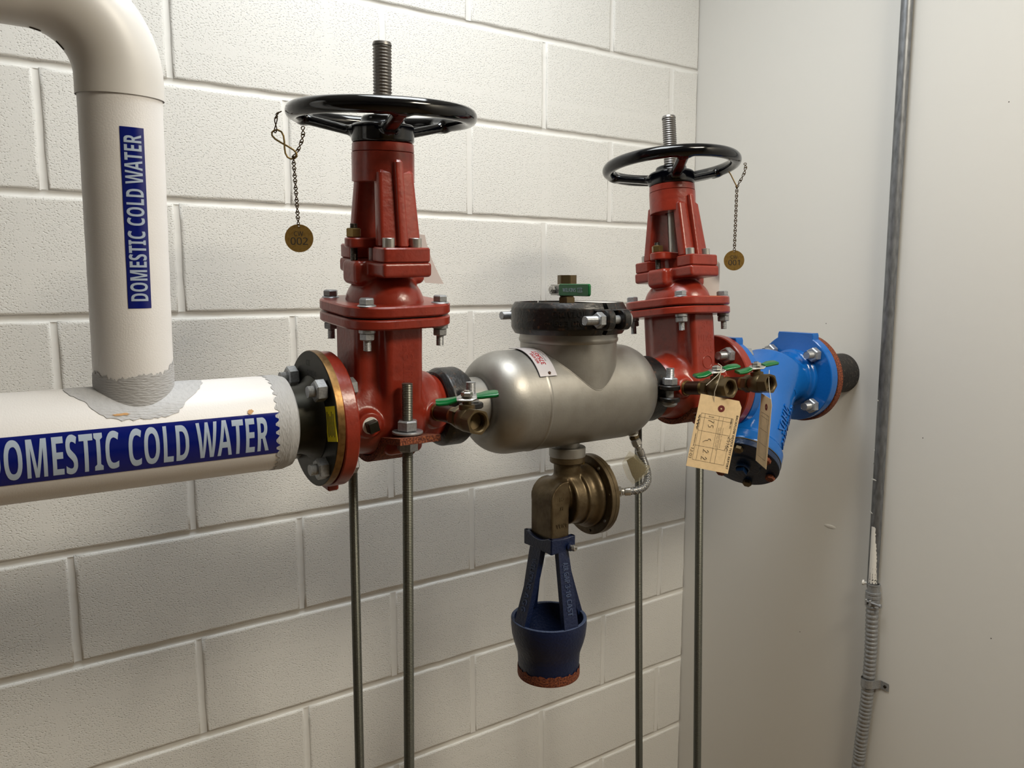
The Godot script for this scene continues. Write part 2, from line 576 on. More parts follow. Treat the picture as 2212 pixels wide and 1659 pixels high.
	edge.albedo_texture = noise_tex(0.02, [[0.0, Color(0.8, 0.78, 0.74)], [0.6, grey(1.0)]], 256, 4, 31)
	mat("brass", Color(0.50, 0.42, 0.26), 0.34, 0.85)
	mat("aged_brass", Color(0.375, 0.32, 0.225), 0.4, 0.75)
	mat("brown_nipple", Color(0.23, 0.135, 0.085), 0.42, 0.7)
	mat("chain_brass", Color(0.30, 0.23, 0.13), 0.4, 0.8)
	var tagm := tri_map(mat("tag_brass", Color(0.58, 0.46, 0.24), 0.38, 0.7), 40.0)
	tagm.albedo_texture = noise_tex(0.015, [[0.0, Color(0.86, 0.84, 0.8)], [0.6, grey(1.0)]], 256, 4, 32)
	var rust := tri_map(mat("rust", Color(1, 1, 1), 0.85), 16.0)
	rust.albedo_texture = noise_tex(0.03, [[0.0, Color(0.22, 0.10, 0.065)], [0.4, Color(0.37, 0.17, 0.095)], [0.62, Color(0.50, 0.26, 0.145)], [1.0, Color(0.6, 0.36, 0.2)]], 512, 5, 33)
	bump(rust, noise_tex(0.06, [], 256, 4, 34), 0.08)
	var tar := tri_map(mat("rusted_black", Color(1, 1, 1), 0.38), 10.0)
	tar.albedo_texture = noise_tex(0.018, [[0.0, Color(0.035, 0.035, 0.04)], [0.62, Color(0.05, 0.048, 0.05)], [0.72, Color(0.11, 0.08, 0.065)], [0.85, Color(0.27, 0.17, 0.10)]], 512, 5, 35)
	bump(tar, cast, 0.04)
	var pipe_black := tri_map(mat("black_pipe", Color(1, 1, 1), 0.6), 14.0)
	pipe_black.albedo_texture = noise_tex(0.03, [[0.0, Color(0.05, 0.042, 0.038)], [0.7, Color(0.11, 0.09, 0.075)], [0.84, Color(0.3, 0.27, 0.24)]], 256, 4, 36)
	bump(pipe_black, cast, 0.06)
	mat("rubber", Color(0.02, 0.02, 0.02), 0.6)
	mat("green_vinyl", Color(0.01, 0.36, 0.17), 0.22)
	mat("seal_tape", Color(0.85, 0.85, 0.84), 0.5)
	# paper and plastic
	var paper := tri_map(mat("manila", Color(0.865, 0.755, 0.585), 0.75), 20.0)
	paper.albedo_texture = noise_tex(0.02, [[0.0, grey(0.95)], [1.0, grey(1.0)]], 256, 3, 37)
	mat("cotton_string", Color(0.80, 0.77, 0.70), 0.8)
	mat("white_paper", Color(0.82, 0.80, 0.78), 0.6)
	mat("slip_paper", Color(0.70, 0.655, 0.64), 0.7)
	mat("silver_plate", Color(0.74, 0.72, 0.73), 0.36, 0.3)
	var film := mat("yellowed_film", Color(0.80, 0.76, 0.62, 0.22), 0.35)
	film.transparency = BaseMaterial3D.TRANSPARENCY_ALPHA
	film.cull_mode = BaseMaterial3D.CULL_DISABLED
	var felt := tri_map(mat("frayed_card", Color(1, 1, 1), 0.9), 60.0)
	felt.albedo_texture = noise_tex(0.06, [[0.0, Color(0.13, 0.10, 0.06)], [0.5, Color(0.26, 0.22, 0.15)], [0.62, Color(0.52, 0.47, 0.36)], [0.8, Color(0.6, 0.55, 0.45)]], 256, 4, 38)
	bump(felt, noise_tex(0.06, [], 256, 4, 39), 0.05)
	var glow := mat("diffuser", Color(0.95, 0.95, 0.95), 0.5)
	glow.emission_enabled = true
	glow.emission = Color(1.0, 0.985, 0.94)
	glow.emission_energy_multiplier = 2.0
	mat("fixture_white", Color(0.85, 0.85, 0.85), 0.4)


# ---------------------------------------------------------------- the room
func course_y(k: float) -> float:
	return 2.235 - 0.2032 * k

func make_room() -> void:
	var rng := RandomNumberGenerator.new()
	rng.seed = 41
	# block wall: each block is a piece of its own, the joints are tooled strips set back between them
	var wall := structure("wall_back")
	part("backing", MB.new().box(Vector3(ROOM_X - 0.2, -0.1, -0.25), Vector3(CORNER + 0.2, CEIL + 0.1, -0.006)), M.painted_mortar, wall)
	var bl := 0.4064; var gap := 0.0048   # half a joint
	var far := -3.5 * bl                  # beyond this, outside the picture, the wall is plain
	part("plain_face", MB.new().box(Vector3(ROOM_X - 0.2, -0.1, -0.2), Vector3(far - gap, CEIL + 0.1, 0.0)), M.painted_mortar, wall)
	var makers := {}
	for k in range(-4, 11):
		var ytop := course_y(k); var ybot := course_y(k + 1)
		for j in range(-5, 5):
			var x0 := (j + (0.0 if absi(k) % 2 == 0 else 0.5)) * bl
			var x1 := x0 + bl
			if x1 < far + 0.02 or x0 > CORNER - 0.01: continue
			var a := maxf(x0 + gap, far); var b := minf(x1 - gap, CORNER - 0.0015)
			if b - a < 0.02: continue
			var w := snappedf(b - a, 0.001)
			var h := minf(ytop - gap, CEIL) - maxf(ybot + gap, 0.0)
			if h < 0.03: continue
			var key := "%d_%d_%d" % [int(w * 1000), int(h * 1000), (j * 3 + k * 5) % 4]
			if not makers.has(key): makers[key] = block_mesh(w, h, rng).mesh()
			part("block", makers[key], M.painted_block, wall, T((a + b) / 2.0, maxf(ybot + gap, 0.0) + h / 2.0, 0.0))
			# head joint at the start of this block
			if x0 > far + 0.02:
				var faint: bool = x0 > 0.35 and not (k == -1 and absf(x0 - 2.5 * bl) < 0.05) and not (k == 0 and absf(x0 - 2 * bl) < 0.05)
				var deep := 0.0014 if faint else 0.0040
				part("head_joint", joint_mesh(h - 0.0005, deep, rng), M.painted_mortar, wall, Transform3D(Basis(Vector3.BACK, PI / 2), Vector3(x0, maxf(ybot + gap, 0.0) + h / 2.0, 0.0)))
		if ytop < CEIL:
			part("bed_joint", joint_mesh(CORNER - far, 0.0045, rng), M.painted_mortar, wall, T((CORNER + far) / 2.0, ytop, 0.0))
	var w2 := structure("wall_right")
	part("plaster_face", MB.new().box(Vector3(CORNER, -0.1, -0.25), Vector3(CORNER + 0.2, CEIL + 0.1, ROOM_Z + 0.2)), M.painted_plaster, w2)
	# a smoothed-over patch and pin marks in the paint
	part("blemish", MB.new().lathe([Vector2(0.016, 0), Vector2(0.013, 0.0006), Vector2(0.006, 0.0011), Vector2(0.0, 0.0012)], Transform3D(), 16), M.painted_plaster, w2, Transform3D(Basis(Vector3.BACK, PI / 2).scaled(Vector3(1, 0.3, 1)), Vector3(CORNER, 1.115, 0.452)))
	for q in [[2.02, 0.777], [1.36, 0.657], [0.83, 0.385], [1.59, 0.415], [0.98, 0.82]]:
		part("pin_mark", MB.new().lathe([Vector2(0.0012, 0), Vector2(0.0006, 0.0004), Vector2(0.0, 0.0005)], Transform3D(), 8), M.grey_print, w2, Transform3D(Basis(Vector3.BACK, PI / 2), Vector3(CORNER, q[0], q[1])))
	var w3 := structure("wall_left")
	part("plaster_face", MB.new().box(Vector3(ROOM_X - 0.2, -0.1, -0.25), Vector3(ROOM_X, CEIL + 0.1, ROOM_Z + 0.2)), M.painted_plaster, w3)
	var w4 := structure("wall_front")
	part("plaster_face", MB.new().box(Vector3(ROOM_X - 0.2, -0.1, ROOM_Z), Vector3(CORNER + 0.2, CEIL + 0.1, ROOM_Z + 0.2)), M.painted_plaster, w4)
	var fl := structure("floor")
	part("slab", MB.new().box(Vector3(ROOM_X - 0.2, -0.2, -0.25), Vector3(CORNER + 0.2, 0.0, ROOM_Z + 0.2)), M.floor_paint, fl)
	var ce := structure("ceiling")
	part("slab", MB.new().box(Vector3(ROOM_X - 0.2, CEIL, -0.25), Vector3(CORNER + 0.2, CEIL + 0.2, ROOM_Z + 0.2)), M.ceiling_paint, ce)

func block_mesh(w: float, h: float, rng: RandomNumberGenerator) -> MB:
	var m := MB.new()
	var out := PackedVector2Array()
	var nx := maxi(2, int(w / 0.028)); var ny := maxi(2, int(h / 0.028))
	for s in 4:
		var cnt: int = nx if s % 2 == 0 else ny
		for i in cnt:
			var t := float(i) / cnt
			var p: Vector2 = [Vector2(-w / 2 + w * t, -h / 2), Vector2(w / 2, -h / 2 + h * t), Vector2(w / 2 - w * t, h / 2), Vector2(-w / 2, h / 2 - h * t)][s]
			out.append(p)
	var k := out.size()
	var rings := []
	for r in 4:
		var inset: float = [0.0, 0.0006, 0.0022, 0.0055][r]
		var zz: float = [-0.0075, -0.0026, -0.0007, 0.0][r]
		var pts := []
		for i in k:
			var q := out[i]
			var d := Vector2(signf(q.x) * clampf((absf(q.x) - w / 2 + 0.01) / 0.01, 0, 1), signf(q.y) * clampf((absf(q.y) - h / 2 + 0.01) / 0.01, 0, 1))
			var jit := 0.0 if r == 0 else rng.randf_range(-0.0009, 0.0011)
			pts.append(Vector3(q.x - d.x * (inset + jit), q.y - d.y * (inset + jit), zz))
		rings.append(pts)
	for r in 3:
		for i in k:
			var j := (i + 1) % k
			var q := out[i]; var q2 := out[j]
			var nn := []
			for z in 2:
				for c in [q, q2]:
					var d := Vector3(signf(c.x) * clampf((absf(c.x) - w / 2 + 0.01) / 0.01, 0, 1), signf(c.y) * clampf((absf(c.y) - h / 2 + 0.01) / 0.01, 0, 1), 0).normalized()
					var lift: float = [0.0, 0.5, 1.6, 30.0][r + z]
					nn.append((d + Vector3(0, 0, lift)).normalized())
			var a := m.vert(rings[r][i], nn[0]); var b := m.vert(rings[r][j], nn[1]); var c2 := m.vert(rings[r + 1][j], nn[3]); var d2 := m.vert(rings[r + 1][i], nn[2])
			m.quad(a, b, c2, d2)
	var mid := m.vert(Vector3.ZERO, Vector3.BACK)
	var base := m.v.size()
	for i in k: m.vert(rings[3][i], Vector3.BACK)
	for i in k: m.tri(mid, base + i, base + (i + 1) % k)
	return m

# a concave tooled strip along x
func joint_mesh(l: float, deep: float, rng: RandomNumberGenerator) -> MB:
	var m := MB.new()
	var cnt := maxi(2, int(l / 0.03))
	var hs := [-0.0066, -0.0046, -0.0024, 0.0, 0.0024, 0.0046, 0.0066]
	var base := m.v.size()
	for i in cnt + 1:
		var x := -l / 2 + l * i / cnt
		var wob := rng.randf_range(-0.0004, 0.0004)
		for h in hs:
			var c: float = h / 0.0066
			var z := -deep + (deep * 0.45) * c * c + wob - 0.0006
			m.vert(Vector3(x, h, z), Vector3(0, -2.0 * deep * 0.45 * c / 0.0066, 1).normalized(), Vector2(x, h))
	for i in cnt:
		for j in hs.size() - 1:
			var b := base + i * hs.size() + j
			m.quad(b, b + 1, b + hs.size() + 1, b + hs.size())
	return m

func make_lights() -> void:
	for q in [["white ceiling light panel straight above the pipe run", Vector3(0.35, CEIL - 0.05, 0.62), LA, Color(0.96, 0.985, 1.0)], ["white ceiling light panel out in the middle of the room", Vector3(0.80, CEIL - 0.05, 2.05), LB, Color(1.0, 0.955, 0.87)]]:
		var t := thing("ceiling_light", q[0], "ceiling light", T(q[1].x, q[1].y, q[1].z), "ceiling lights")
		part("housing", MB.new().box(Vector3(-0.31, 0.0, -0.31), Vector3(0.31, 0.05, 0.31), 0.006), M.fixture_white, t)
		part("diffuser", MB.new().box(Vector3(-0.3, -0.02, -0.3), Vector3(0.3, 0.0, 0.3), 0.008), M.diffuser, t)
		var l := AreaLight3D.new()
		l.name = "lamp_glow"
		l.area_size = Vector2(0.6, 0.6)
		l.light_energy = q[2]
		l.light_color = q[3]
		l.area_range = 12.0
		l.area_attenuation = 2.0
		l.shadow_enabled = true
		t.add_child(l)
		l.transform = Transform3D(Basis(Vector3.RIGHT, -PI / 2), Vector3(0, -0.03, 0))


# ---------------------------------------------------------------- gate valves
# A valve's own axes: x along the pipe, the bolted flange at -x and the grooved end at +x, y up the stem.
const FACE := 0.102       # to the flange face
const V1X := 0.1785        # the two valves along the pipe
const V2X := 0.7975
const GROOVE := 0.1035     # to the grooved end

func f_body(p: Vector3) -> float:
	var q := Vector3(p.x, p.y, absf(p.z))
	var d := rbox(p - Vector3(0, 0.045, 0), Vector3(0.0295, 0.095, 0.0665), 0.010)
	d = smin(d, rbox(p - Vector3(-0.013, 0.055, 0), Vector3(0.048, 0.085, 0.042), 0.014), 0.012)
	d = smin(d, Vector3(p.x * 0.92, p.y, p.z).length() - 0.0645, 0.014)
	d = smin(d, rod_x(p, 0.055, -0.084, 0.072, 0.012), 0.016)
	d = smin(d, rod_x(p, 0.0462, 0.0, 0.088, 0.003), 0.012)
	d = smin(d, rod_z(Vector3(absf(p.x) - 0.054, q.y, q.z), 0.0185, 0.0, 0.0655, 0.003), 0.007)
	return d

func f_bonnet(p: Vector3) -> float:
	var e := p - Vector3(0, 0.158, 0)
	var k := Vector3(e.x / 0.053, e.y / 0.050, e.z / 0.069)
	var d := (k.length() - 1.0) * 0.047
	d = maxf(d, 0.158 - p.y)
	d = smin(d, rod_y(p, 0.034, 0.16, 0.206, 0.003), 0.005)
	var pad := rbox(p - Vector3(0, 0.2118, 0), Vector3(0.037, 0.0103, 0.0755), 0.005)
	pad = smin(pad, rbox(p - Vector3(0, 0.2052, 0), Vector3(0.0545, 0.0175, 0.025), 0.009), 0.006)
	pad = maxf(pad, p.y - 0.2216)
	return smin(d, pad, 0.004)

func f_wheel(p: Vector3) -> float:
	# hub at the origin's height, rim a little above it
	var rr := Vector2(p.x, p.z).length()
	var rim := Vector2(rr - 0.1190, (p.y - 0.012) * 0.98).length() - 0.0108
	var d := rod_y(p, 0.043, -0.025, 0.0, 0.004)
	d = smin(d, rod_y(p, 0.029, -0.01, 0.0115, 0.004), 0.008)
	for i in 3:
		var a := TAU * i / 3.0
		var c := Vector3(cos(a), 0, sin(a))
		var along_ := p.dot(c)
		var side := p.dot(Vector3(-c.z, 0, c.x))
		if along_ > 0.0:
			var yy := p.y - lerpf(-0.012, 0.006, clampf((along_ - 0.03) / 0.08, 0, 1))
			var bar := rbox(Vector3(along_ - 0.07, yy, side), Vector3(0.05, 0.0068, 0.0105), 0.006)
			d = smin(d, bar, 0.009)
	d = smin(d, rim, 0.009)
	return maxf(d, 0.0128 - rr)

var valve_meshes := {}

func make_valve_meshes() -> void:
	var V := valve_meshes
	V.body = MB.new().nets(f_body, Vector3(-0.09, -0.072, -0.074), Vector3(0.094, 0.137, 0.074), 0.0024).mesh()
	V.bonnet = MB.new().nets(f_bonnet, Vector3(-0.064, 0.154, -0.080), Vector3(0.064, 0.226, 0.080), 0.0022).mesh()
	V.wheel = MB.new().nets(f_wheel, Vector3(-0.134, -0.03, -0.134), Vector3(0.134, 0.03, 0.134), 0.0021).mesh()
	var X := Transform3D(Basis(Vector3.BACK, -PI / 2), Vector3.ZERO)     # y axis turned to +x
	# grooved end, raised lip
	V.spigot = MB.new().lathe([Vector2(0.0385, 0.08), Vector2(0.0445, 0.08), Vector2(0.0445, GROOVE), Vector2(0.0385, GROOVE)], X, 40).mesh()
	V.flange = MB.new().lathe([Vector2(0.03, -FACE), Vector2(0.094, -FACE), Vector2(0.0953, -FACE + 0.0015), Vector2(0.0953, -0.0835), Vector2(0.0935, -0.0815), Vector2(0.066, -0.0795), Vector2(0.058, -0.0735), Vector2(0.05, -0.070)], X, 72).mesh()
	V.lug = MB.new().box(Vector3(-0.098, -0.1035, -0.016), Vector3(-0.0815, -0.088, 0.016), 0.002).mesh()
	V.body_flange = MB.new().prism(rrect(0.0800, 0.0875, 0.052, 12), 0.1330, 0.1470, Transform3D(), 0.0022).mesh()
	V.bonnet_flange = MB.new().prism(rrect(0.0800, 0.0875, 0.052, 12), 0.1492, 0.1645, Transform3D(), 0.0022).mesh()
	V.gasket = MB.new().prism(rrect(0.071, 0.079, 0.048, 8), 0.1468, 0.1494).mesh()
	# yoke: two feet, two legs with ribs, a collar
	var yk := MB.new()
	for s in [1.0, -1.0]:
		var S := Transform3D(Basis.from_scale(Vector3(1, 1, s)) if s > 0 else Basis(Vector3.UP, PI), Vector3.ZERO)
		yk.prism(rrect(0.0355, 0.0200, 0.006, 4), 0.2218, 0.2415, S * T(0, 0, 0.0550), 0.0018)
		var lo := rrect(0.0305, 0.0105, 0.005, 3); var hi := rrect(0.0265, 0.0095, 0.005, 3)
		for i in lo.size():
			lo[i] += Vector2(0, 0.0455); hi[i] += Vector2(0, 0.0325)
		yk.prism(lo, 0.2405, 0.3435, S, 0.0035, hi)
		var rl := rrect(0.0068, 0.009, 0.003, 3); var rh := rrect(0.0060, 0.0075, 0.003, 3)
		for i in rl.size():
			rl[i] += Vector2(0, 0.0550); rh[i] += Vector2(0, 0.0425)
		yk.prism(rl, 0.2405, 0.357, S, 0.003, rh)
	yk.lathe([Vector2(0.0155, 0.3285), Vector2(0.0425, 0.3285), Vector2(0.0432, 0.3295), Vector2(0.0432, 0.3675), Vector2(0.0415, 0.3685), Vector2(0.0155, 0.3685), Vector2(0.0155, 0.3285)], Transform3D(), 56)
	V.yoke = yk.mesh()
	V.yoke_cap = MB.new().lathe([Vector2(0.0155, 0.3688), Vector2(0.0425, 0.3688), Vector2(0.0428, 0.3695), Vector2(0.0422, 0.3798), Vector2(0.041, 0.3805), Vector2(0.0155, 0.3805)], Transform3D(), 56).mesh()
	V.stem = MB.new().lathe([Vector2(0, 0.225), Vector2(0.0115, 0.225), Vector2(0.0115, 0.40), Vector2(0, 0.40)], Transform3D(), 24).mesh()
	V.stem_thread = MB.new().thread(0.0131, 0.398, 0.5085, 0.0041, 0.0015, Transform3D(), 22).lathe([Vector2(0.0131, 0.5075), Vector2(0.0131, 0.5085), Vector2(0.0118, 0.512), Vector2(0, 0.512)], Transform3D(), 22).mesh()
	V.gland = MB.new().prism(rrect(0.0575, 0.0175, 0.0165, 8), 0.2390, 0.2525, Transform3D(), 0.0016).lathe([Vector2(0.0, 0.2218), Vector2(0.0225, 0.2218), Vector2(0.0225, 0.24)], Transform3D(), 32).mesh()
	V.gland_stud = MB.new().thread(0.0053, 0.2205, 0.2715, 0.002, 0.0007, Transform3D(), 12).mesh()
	V.gland_nut = MB.new().hexa(0.0185, 0.2527, 0.2655).mesh()
	V.cap_screw = MB.new().lathe([Vector2(0.0085, 0.2405), Vector2(0.0085, 0.2535), Vector2(0.0078, 0.2542), Vector2(0.005, 0.2542), Vector2(0.005, 0.2495), Vector2(0, 0.2495)], Transform3D(), 24).mesh()
	var bb := MB.new().hexa(0.0185, 0.1662, 0.1752)
	bb.lathe([Vector2(0.009, 0.1645), Vector2(0.0128, 0.1645), Vector2(0.0122, 0.1656), Vector2(0.0095, 0.1668), Vector2(0.004, 0.167)], Transform3D(), 24)
	bb.thread(0.0056, 0.1040, 0.134, 0.0019, 0.0007, Transform3D(), 12)
	V.bonnet_bolt = bb.mesh()
	V.bonnet_nut = MB.new().hexa(0.0185, 0.1185, 0.1285).lathe([Vector2(0.006, 0.1286), Vector2(0.0112, 0.1286), Vector2(0.0112, 0.133), Vector2(0.006, 0.133)], Transform3D(), 20).mesh()
	# flange stud along x: nut on the far side of the joint, hexagon head on this one
	var fb := MB.new().thread(0.0079, 0.0, 0.076, 0.0023, 0.0009, Transform3D(), 16)
	V.flange_stud = fb.mesh()
	V.flange_nut = MB.new().hexa(0.0265, 0.0, 0.0155).mesh()
	V.flange_head = MB.new().hexa(0.0238, 0.0, 0.0105).mesh()
	V.washer = MB.new().lathe([Vector2(0.008, 0), Vector2(0.0172, 0), Vector2(0.0176, 0.0005), Vector2(0.0176, 0.0024), Vector2(0.0172, 0.003), Vector2(0.008, 0.003)], Transform3D(), 28).mesh()
	V.plug = MB.new().prism(rrect(0.0075, 0.0075, 0.001, 2), 0.0, 0.0135, Transform3D(), 0.001).mesh()
	V.plug_seat = MB.new().lathe([Vector2(0.006, 0.0012), Vector2(0.0118, 0.0012), Vector2(0.0128, -0.0015)], Transform3D(), 24).mesh()

func gate_valve(at: Transform3D, label: String, spokes: float) -> Node3D:
	var V := valve_meshes
	var t := thing("gate_valve", label, "gate valve", at, "red gate valves")
	part("body", V.body, M.red_enamel, t)
	part("grooved_end", V.spigot, M.red_enamel, t)
	var fl := part("end_flange", V.flange, M.red_enamel, t)
	part("lug", V.lug, M.red_enamel, fl)
	part("body_flange", V.body_flange, M.red_enamel, t)
	part("gasket", V.gasket, M.rubber, t)
	var bn := part("bonnet", V.bonnet, M.red_enamel, t)
	part("bonnet_flange", V.bonnet_flange, M.red_enamel, bn)
	part("yoke", V.yoke, M.red_enamel, t)
	part("yoke_cap", V.yoke_cap, M.red_enamel, t)
	part("stem", V.stem, M.bright_steel, t, Transform3D(), "bright steel stem inside the yoke")
	part("stem_thread", V.stem_thread, M.stem_steel, t, Transform3D(), "dark threaded stem above the handwheel")
	part("packing_gland", V.gland, M.red_enamel, t)
	for s in [-1.0, 1.0]:
		part("gland_stud", V.gland_stud, M.dark_steel, t, T(s * 0.0455, 0, 0))
		part("gland_nut", V.gland_nut, M.brass, t, T(s * 0.0455, 0, 0), "brass nut")
	for sx in [-1.0, 1.0]:
		for sz in [-1.0, 1.0]:
			part("cap_screw", V.cap_screw, M.bright_steel, t, T(sx * 0.0205, 0, sz * 0.057))
			var b := part("bonnet_bolt", V.bonnet_bolt, M.galvanised, t, T(sx * 0.056, 0, sz * 0.063))
			part("nut", V.bonnet_nut, M.galvanised, b)
	part("handwheel", V.wheel, M.black_gloss, t, Transform3D(Basis(Vector3.UP, spokes), Vector3(0, 0.4055, 0)), "glossy black three-spoked handwheel")
	return t

# four studs round a flange: at is the flange face, y along the pipe
func studs(t: Node3D, at: Transform3D, back: float, nut_at: float, head_at: float, long := 1.0, called := "flange_bolt") -> void:
	var V := valve_meshes
	for i in 4:
		var a := PI / 4 + PI / 2 * i
		var X := at * T(cos(a) * 0.0762, 0, sin(a) * 0.0762)
		var s := part(called, V.flange_stud, M.galvanised, t, X * T(0, back, 0) * Transform3D(Basis(Vector3.UP, i * 0.7), Vector3.ZERO).scaled_local(Vector3(1, long, 1)))
		part("nut", V.flange_nut, M.galvanised, s, Transform3D(Basis(Vector3.UP, 0.4 * i).scaled(Vector3(1, 1.0 / long, 1)), Vector3(0, (nut_at - back) / long, 0)))
		part("head", V.flange_head, M.galvanised, s, Transform3D(Basis(Vector3.UP, 0.2 + 0.5 * i).scaled(Vector3(1, 1.0 / long, 1)), Vector3(0, (head_at - back) / long, 0)))

func raised_text(parent: Node3D, text: String, cap: float, at: Transform3D, mat_: Material, depth := 0.0016, wide := 1.0, called := "raised_lettering") -> void:
	part(called, letters(text, cap, wide, true, depth), mat_, parent, at)

func make_valves() -> void:
	make_valve_meshes()
	var a1 := Transform3D(Basis(Vector3.BACK, deg_to_rad(1.5)) * Basis(Vector3.RIGHT, deg_to_rad(4.55)), Vector3(V1X, 1.4956, PZ))
	var v1 := gate_valve(a1, "red gate valve with black handwheel bolted to the bronze flange", deg_to_rad(-104))
	# the camera side of this valve is its +z end
	raised_text(v1, "3\"", 0.017, Transform3D(Basis(Vector3.BACK, PI / 2), Vector3(0.004, 0.098, 0.0660)), M.red_enamel)
	raised_text(v1, "SIII", 0.015, Transform3D(Basis(Vector3.BACK, PI / 2), Vector3(0.004, 0.066, 0.0660)), M.red_enamel)
	raised_text(v1, "200", 0.013, Transform3D(Basis(Vector3.BACK, PI / 2), Vector3(0.004, 0.035, 0.0660)), M.red_enamel)
	var Z := Basis(Vector3.RIGHT, PI / 2)   # y axis turned to +z
	var pl := part("plug", valve_meshes.plug, M.dark_bronze, v1, Transform3D(Z * Basis(Vector3.UP, 0.25), Vector3(-0.054, 0, 0.0650)), "square brass plug with white sealing tape")
	part("sealing_tape", valve_meshes.plug_seat, M.seal_tape, pl)
	studs(v1, Transform3D(Basis(Vector3.BACK, PI / 2), Vector3(-FACE, 0, 0)), -0.031, 0.0115, -0.0312, 0.885)
	var a2 := Transform3D(Basis(Vector3.BACK, deg_to_rad(-0.7)) * Basis(Vector3.RIGHT, deg_to_rad(-6.2)) * Basis(Vector3.UP, PI), Vector3(V2X, 1.4878, PZ))
	var v2 := gate_valve(a2, "red gate valve with black handwheel bolted to the blue strainer", deg_to_rad(56))
	var B := Basis(Vector3.UP, PI)
	raised_text(v2, "3\"", 0.014, Transform3D(B, Vector3(-0.002, 0.112, -0.0660)), M.red_enamel)
	raised_text(v2, "UL45", 0.0125, Transform3D(B, Vector3(-0.002, 0.088, -0.0660)), M.red_enamel)
	raised_text(v2, "C515", 0.0125, Transform3D(B, Vector3(-0.002, 0.067, -0.0660)), M.red_enamel)
	part("raised_emblem", MB.new().tube(ring_points(0.012, 20), 0.0013, 6, true), M.red_enamel, v2, Transform3D(B * Basis(Vector3.RIGHT, PI / 2), Vector3(-0.003, 0.044, -0.0663)))
	studs(v2, Transform3D(Basis(Vector3.BACK, PI / 2), Vector3(-FACE, 0, 0)), -0.0545, -0.0362, 0.0225)

func ring_points(r: float, k: int) -> Array:
	var o := []
	for i in k: o.append(Vector3(cos(TAU * i / k) * r, 0, sin(TAU * i / k) * r))
	return o


# ---------------------------------------------------------------- insulated pipe, flanges, wall pipe
const XAX := Basis(Vector3(0, -1, 0), Vector3(1, 0, 0), Vector3(0, 0, 1))   # y axis turned to +x

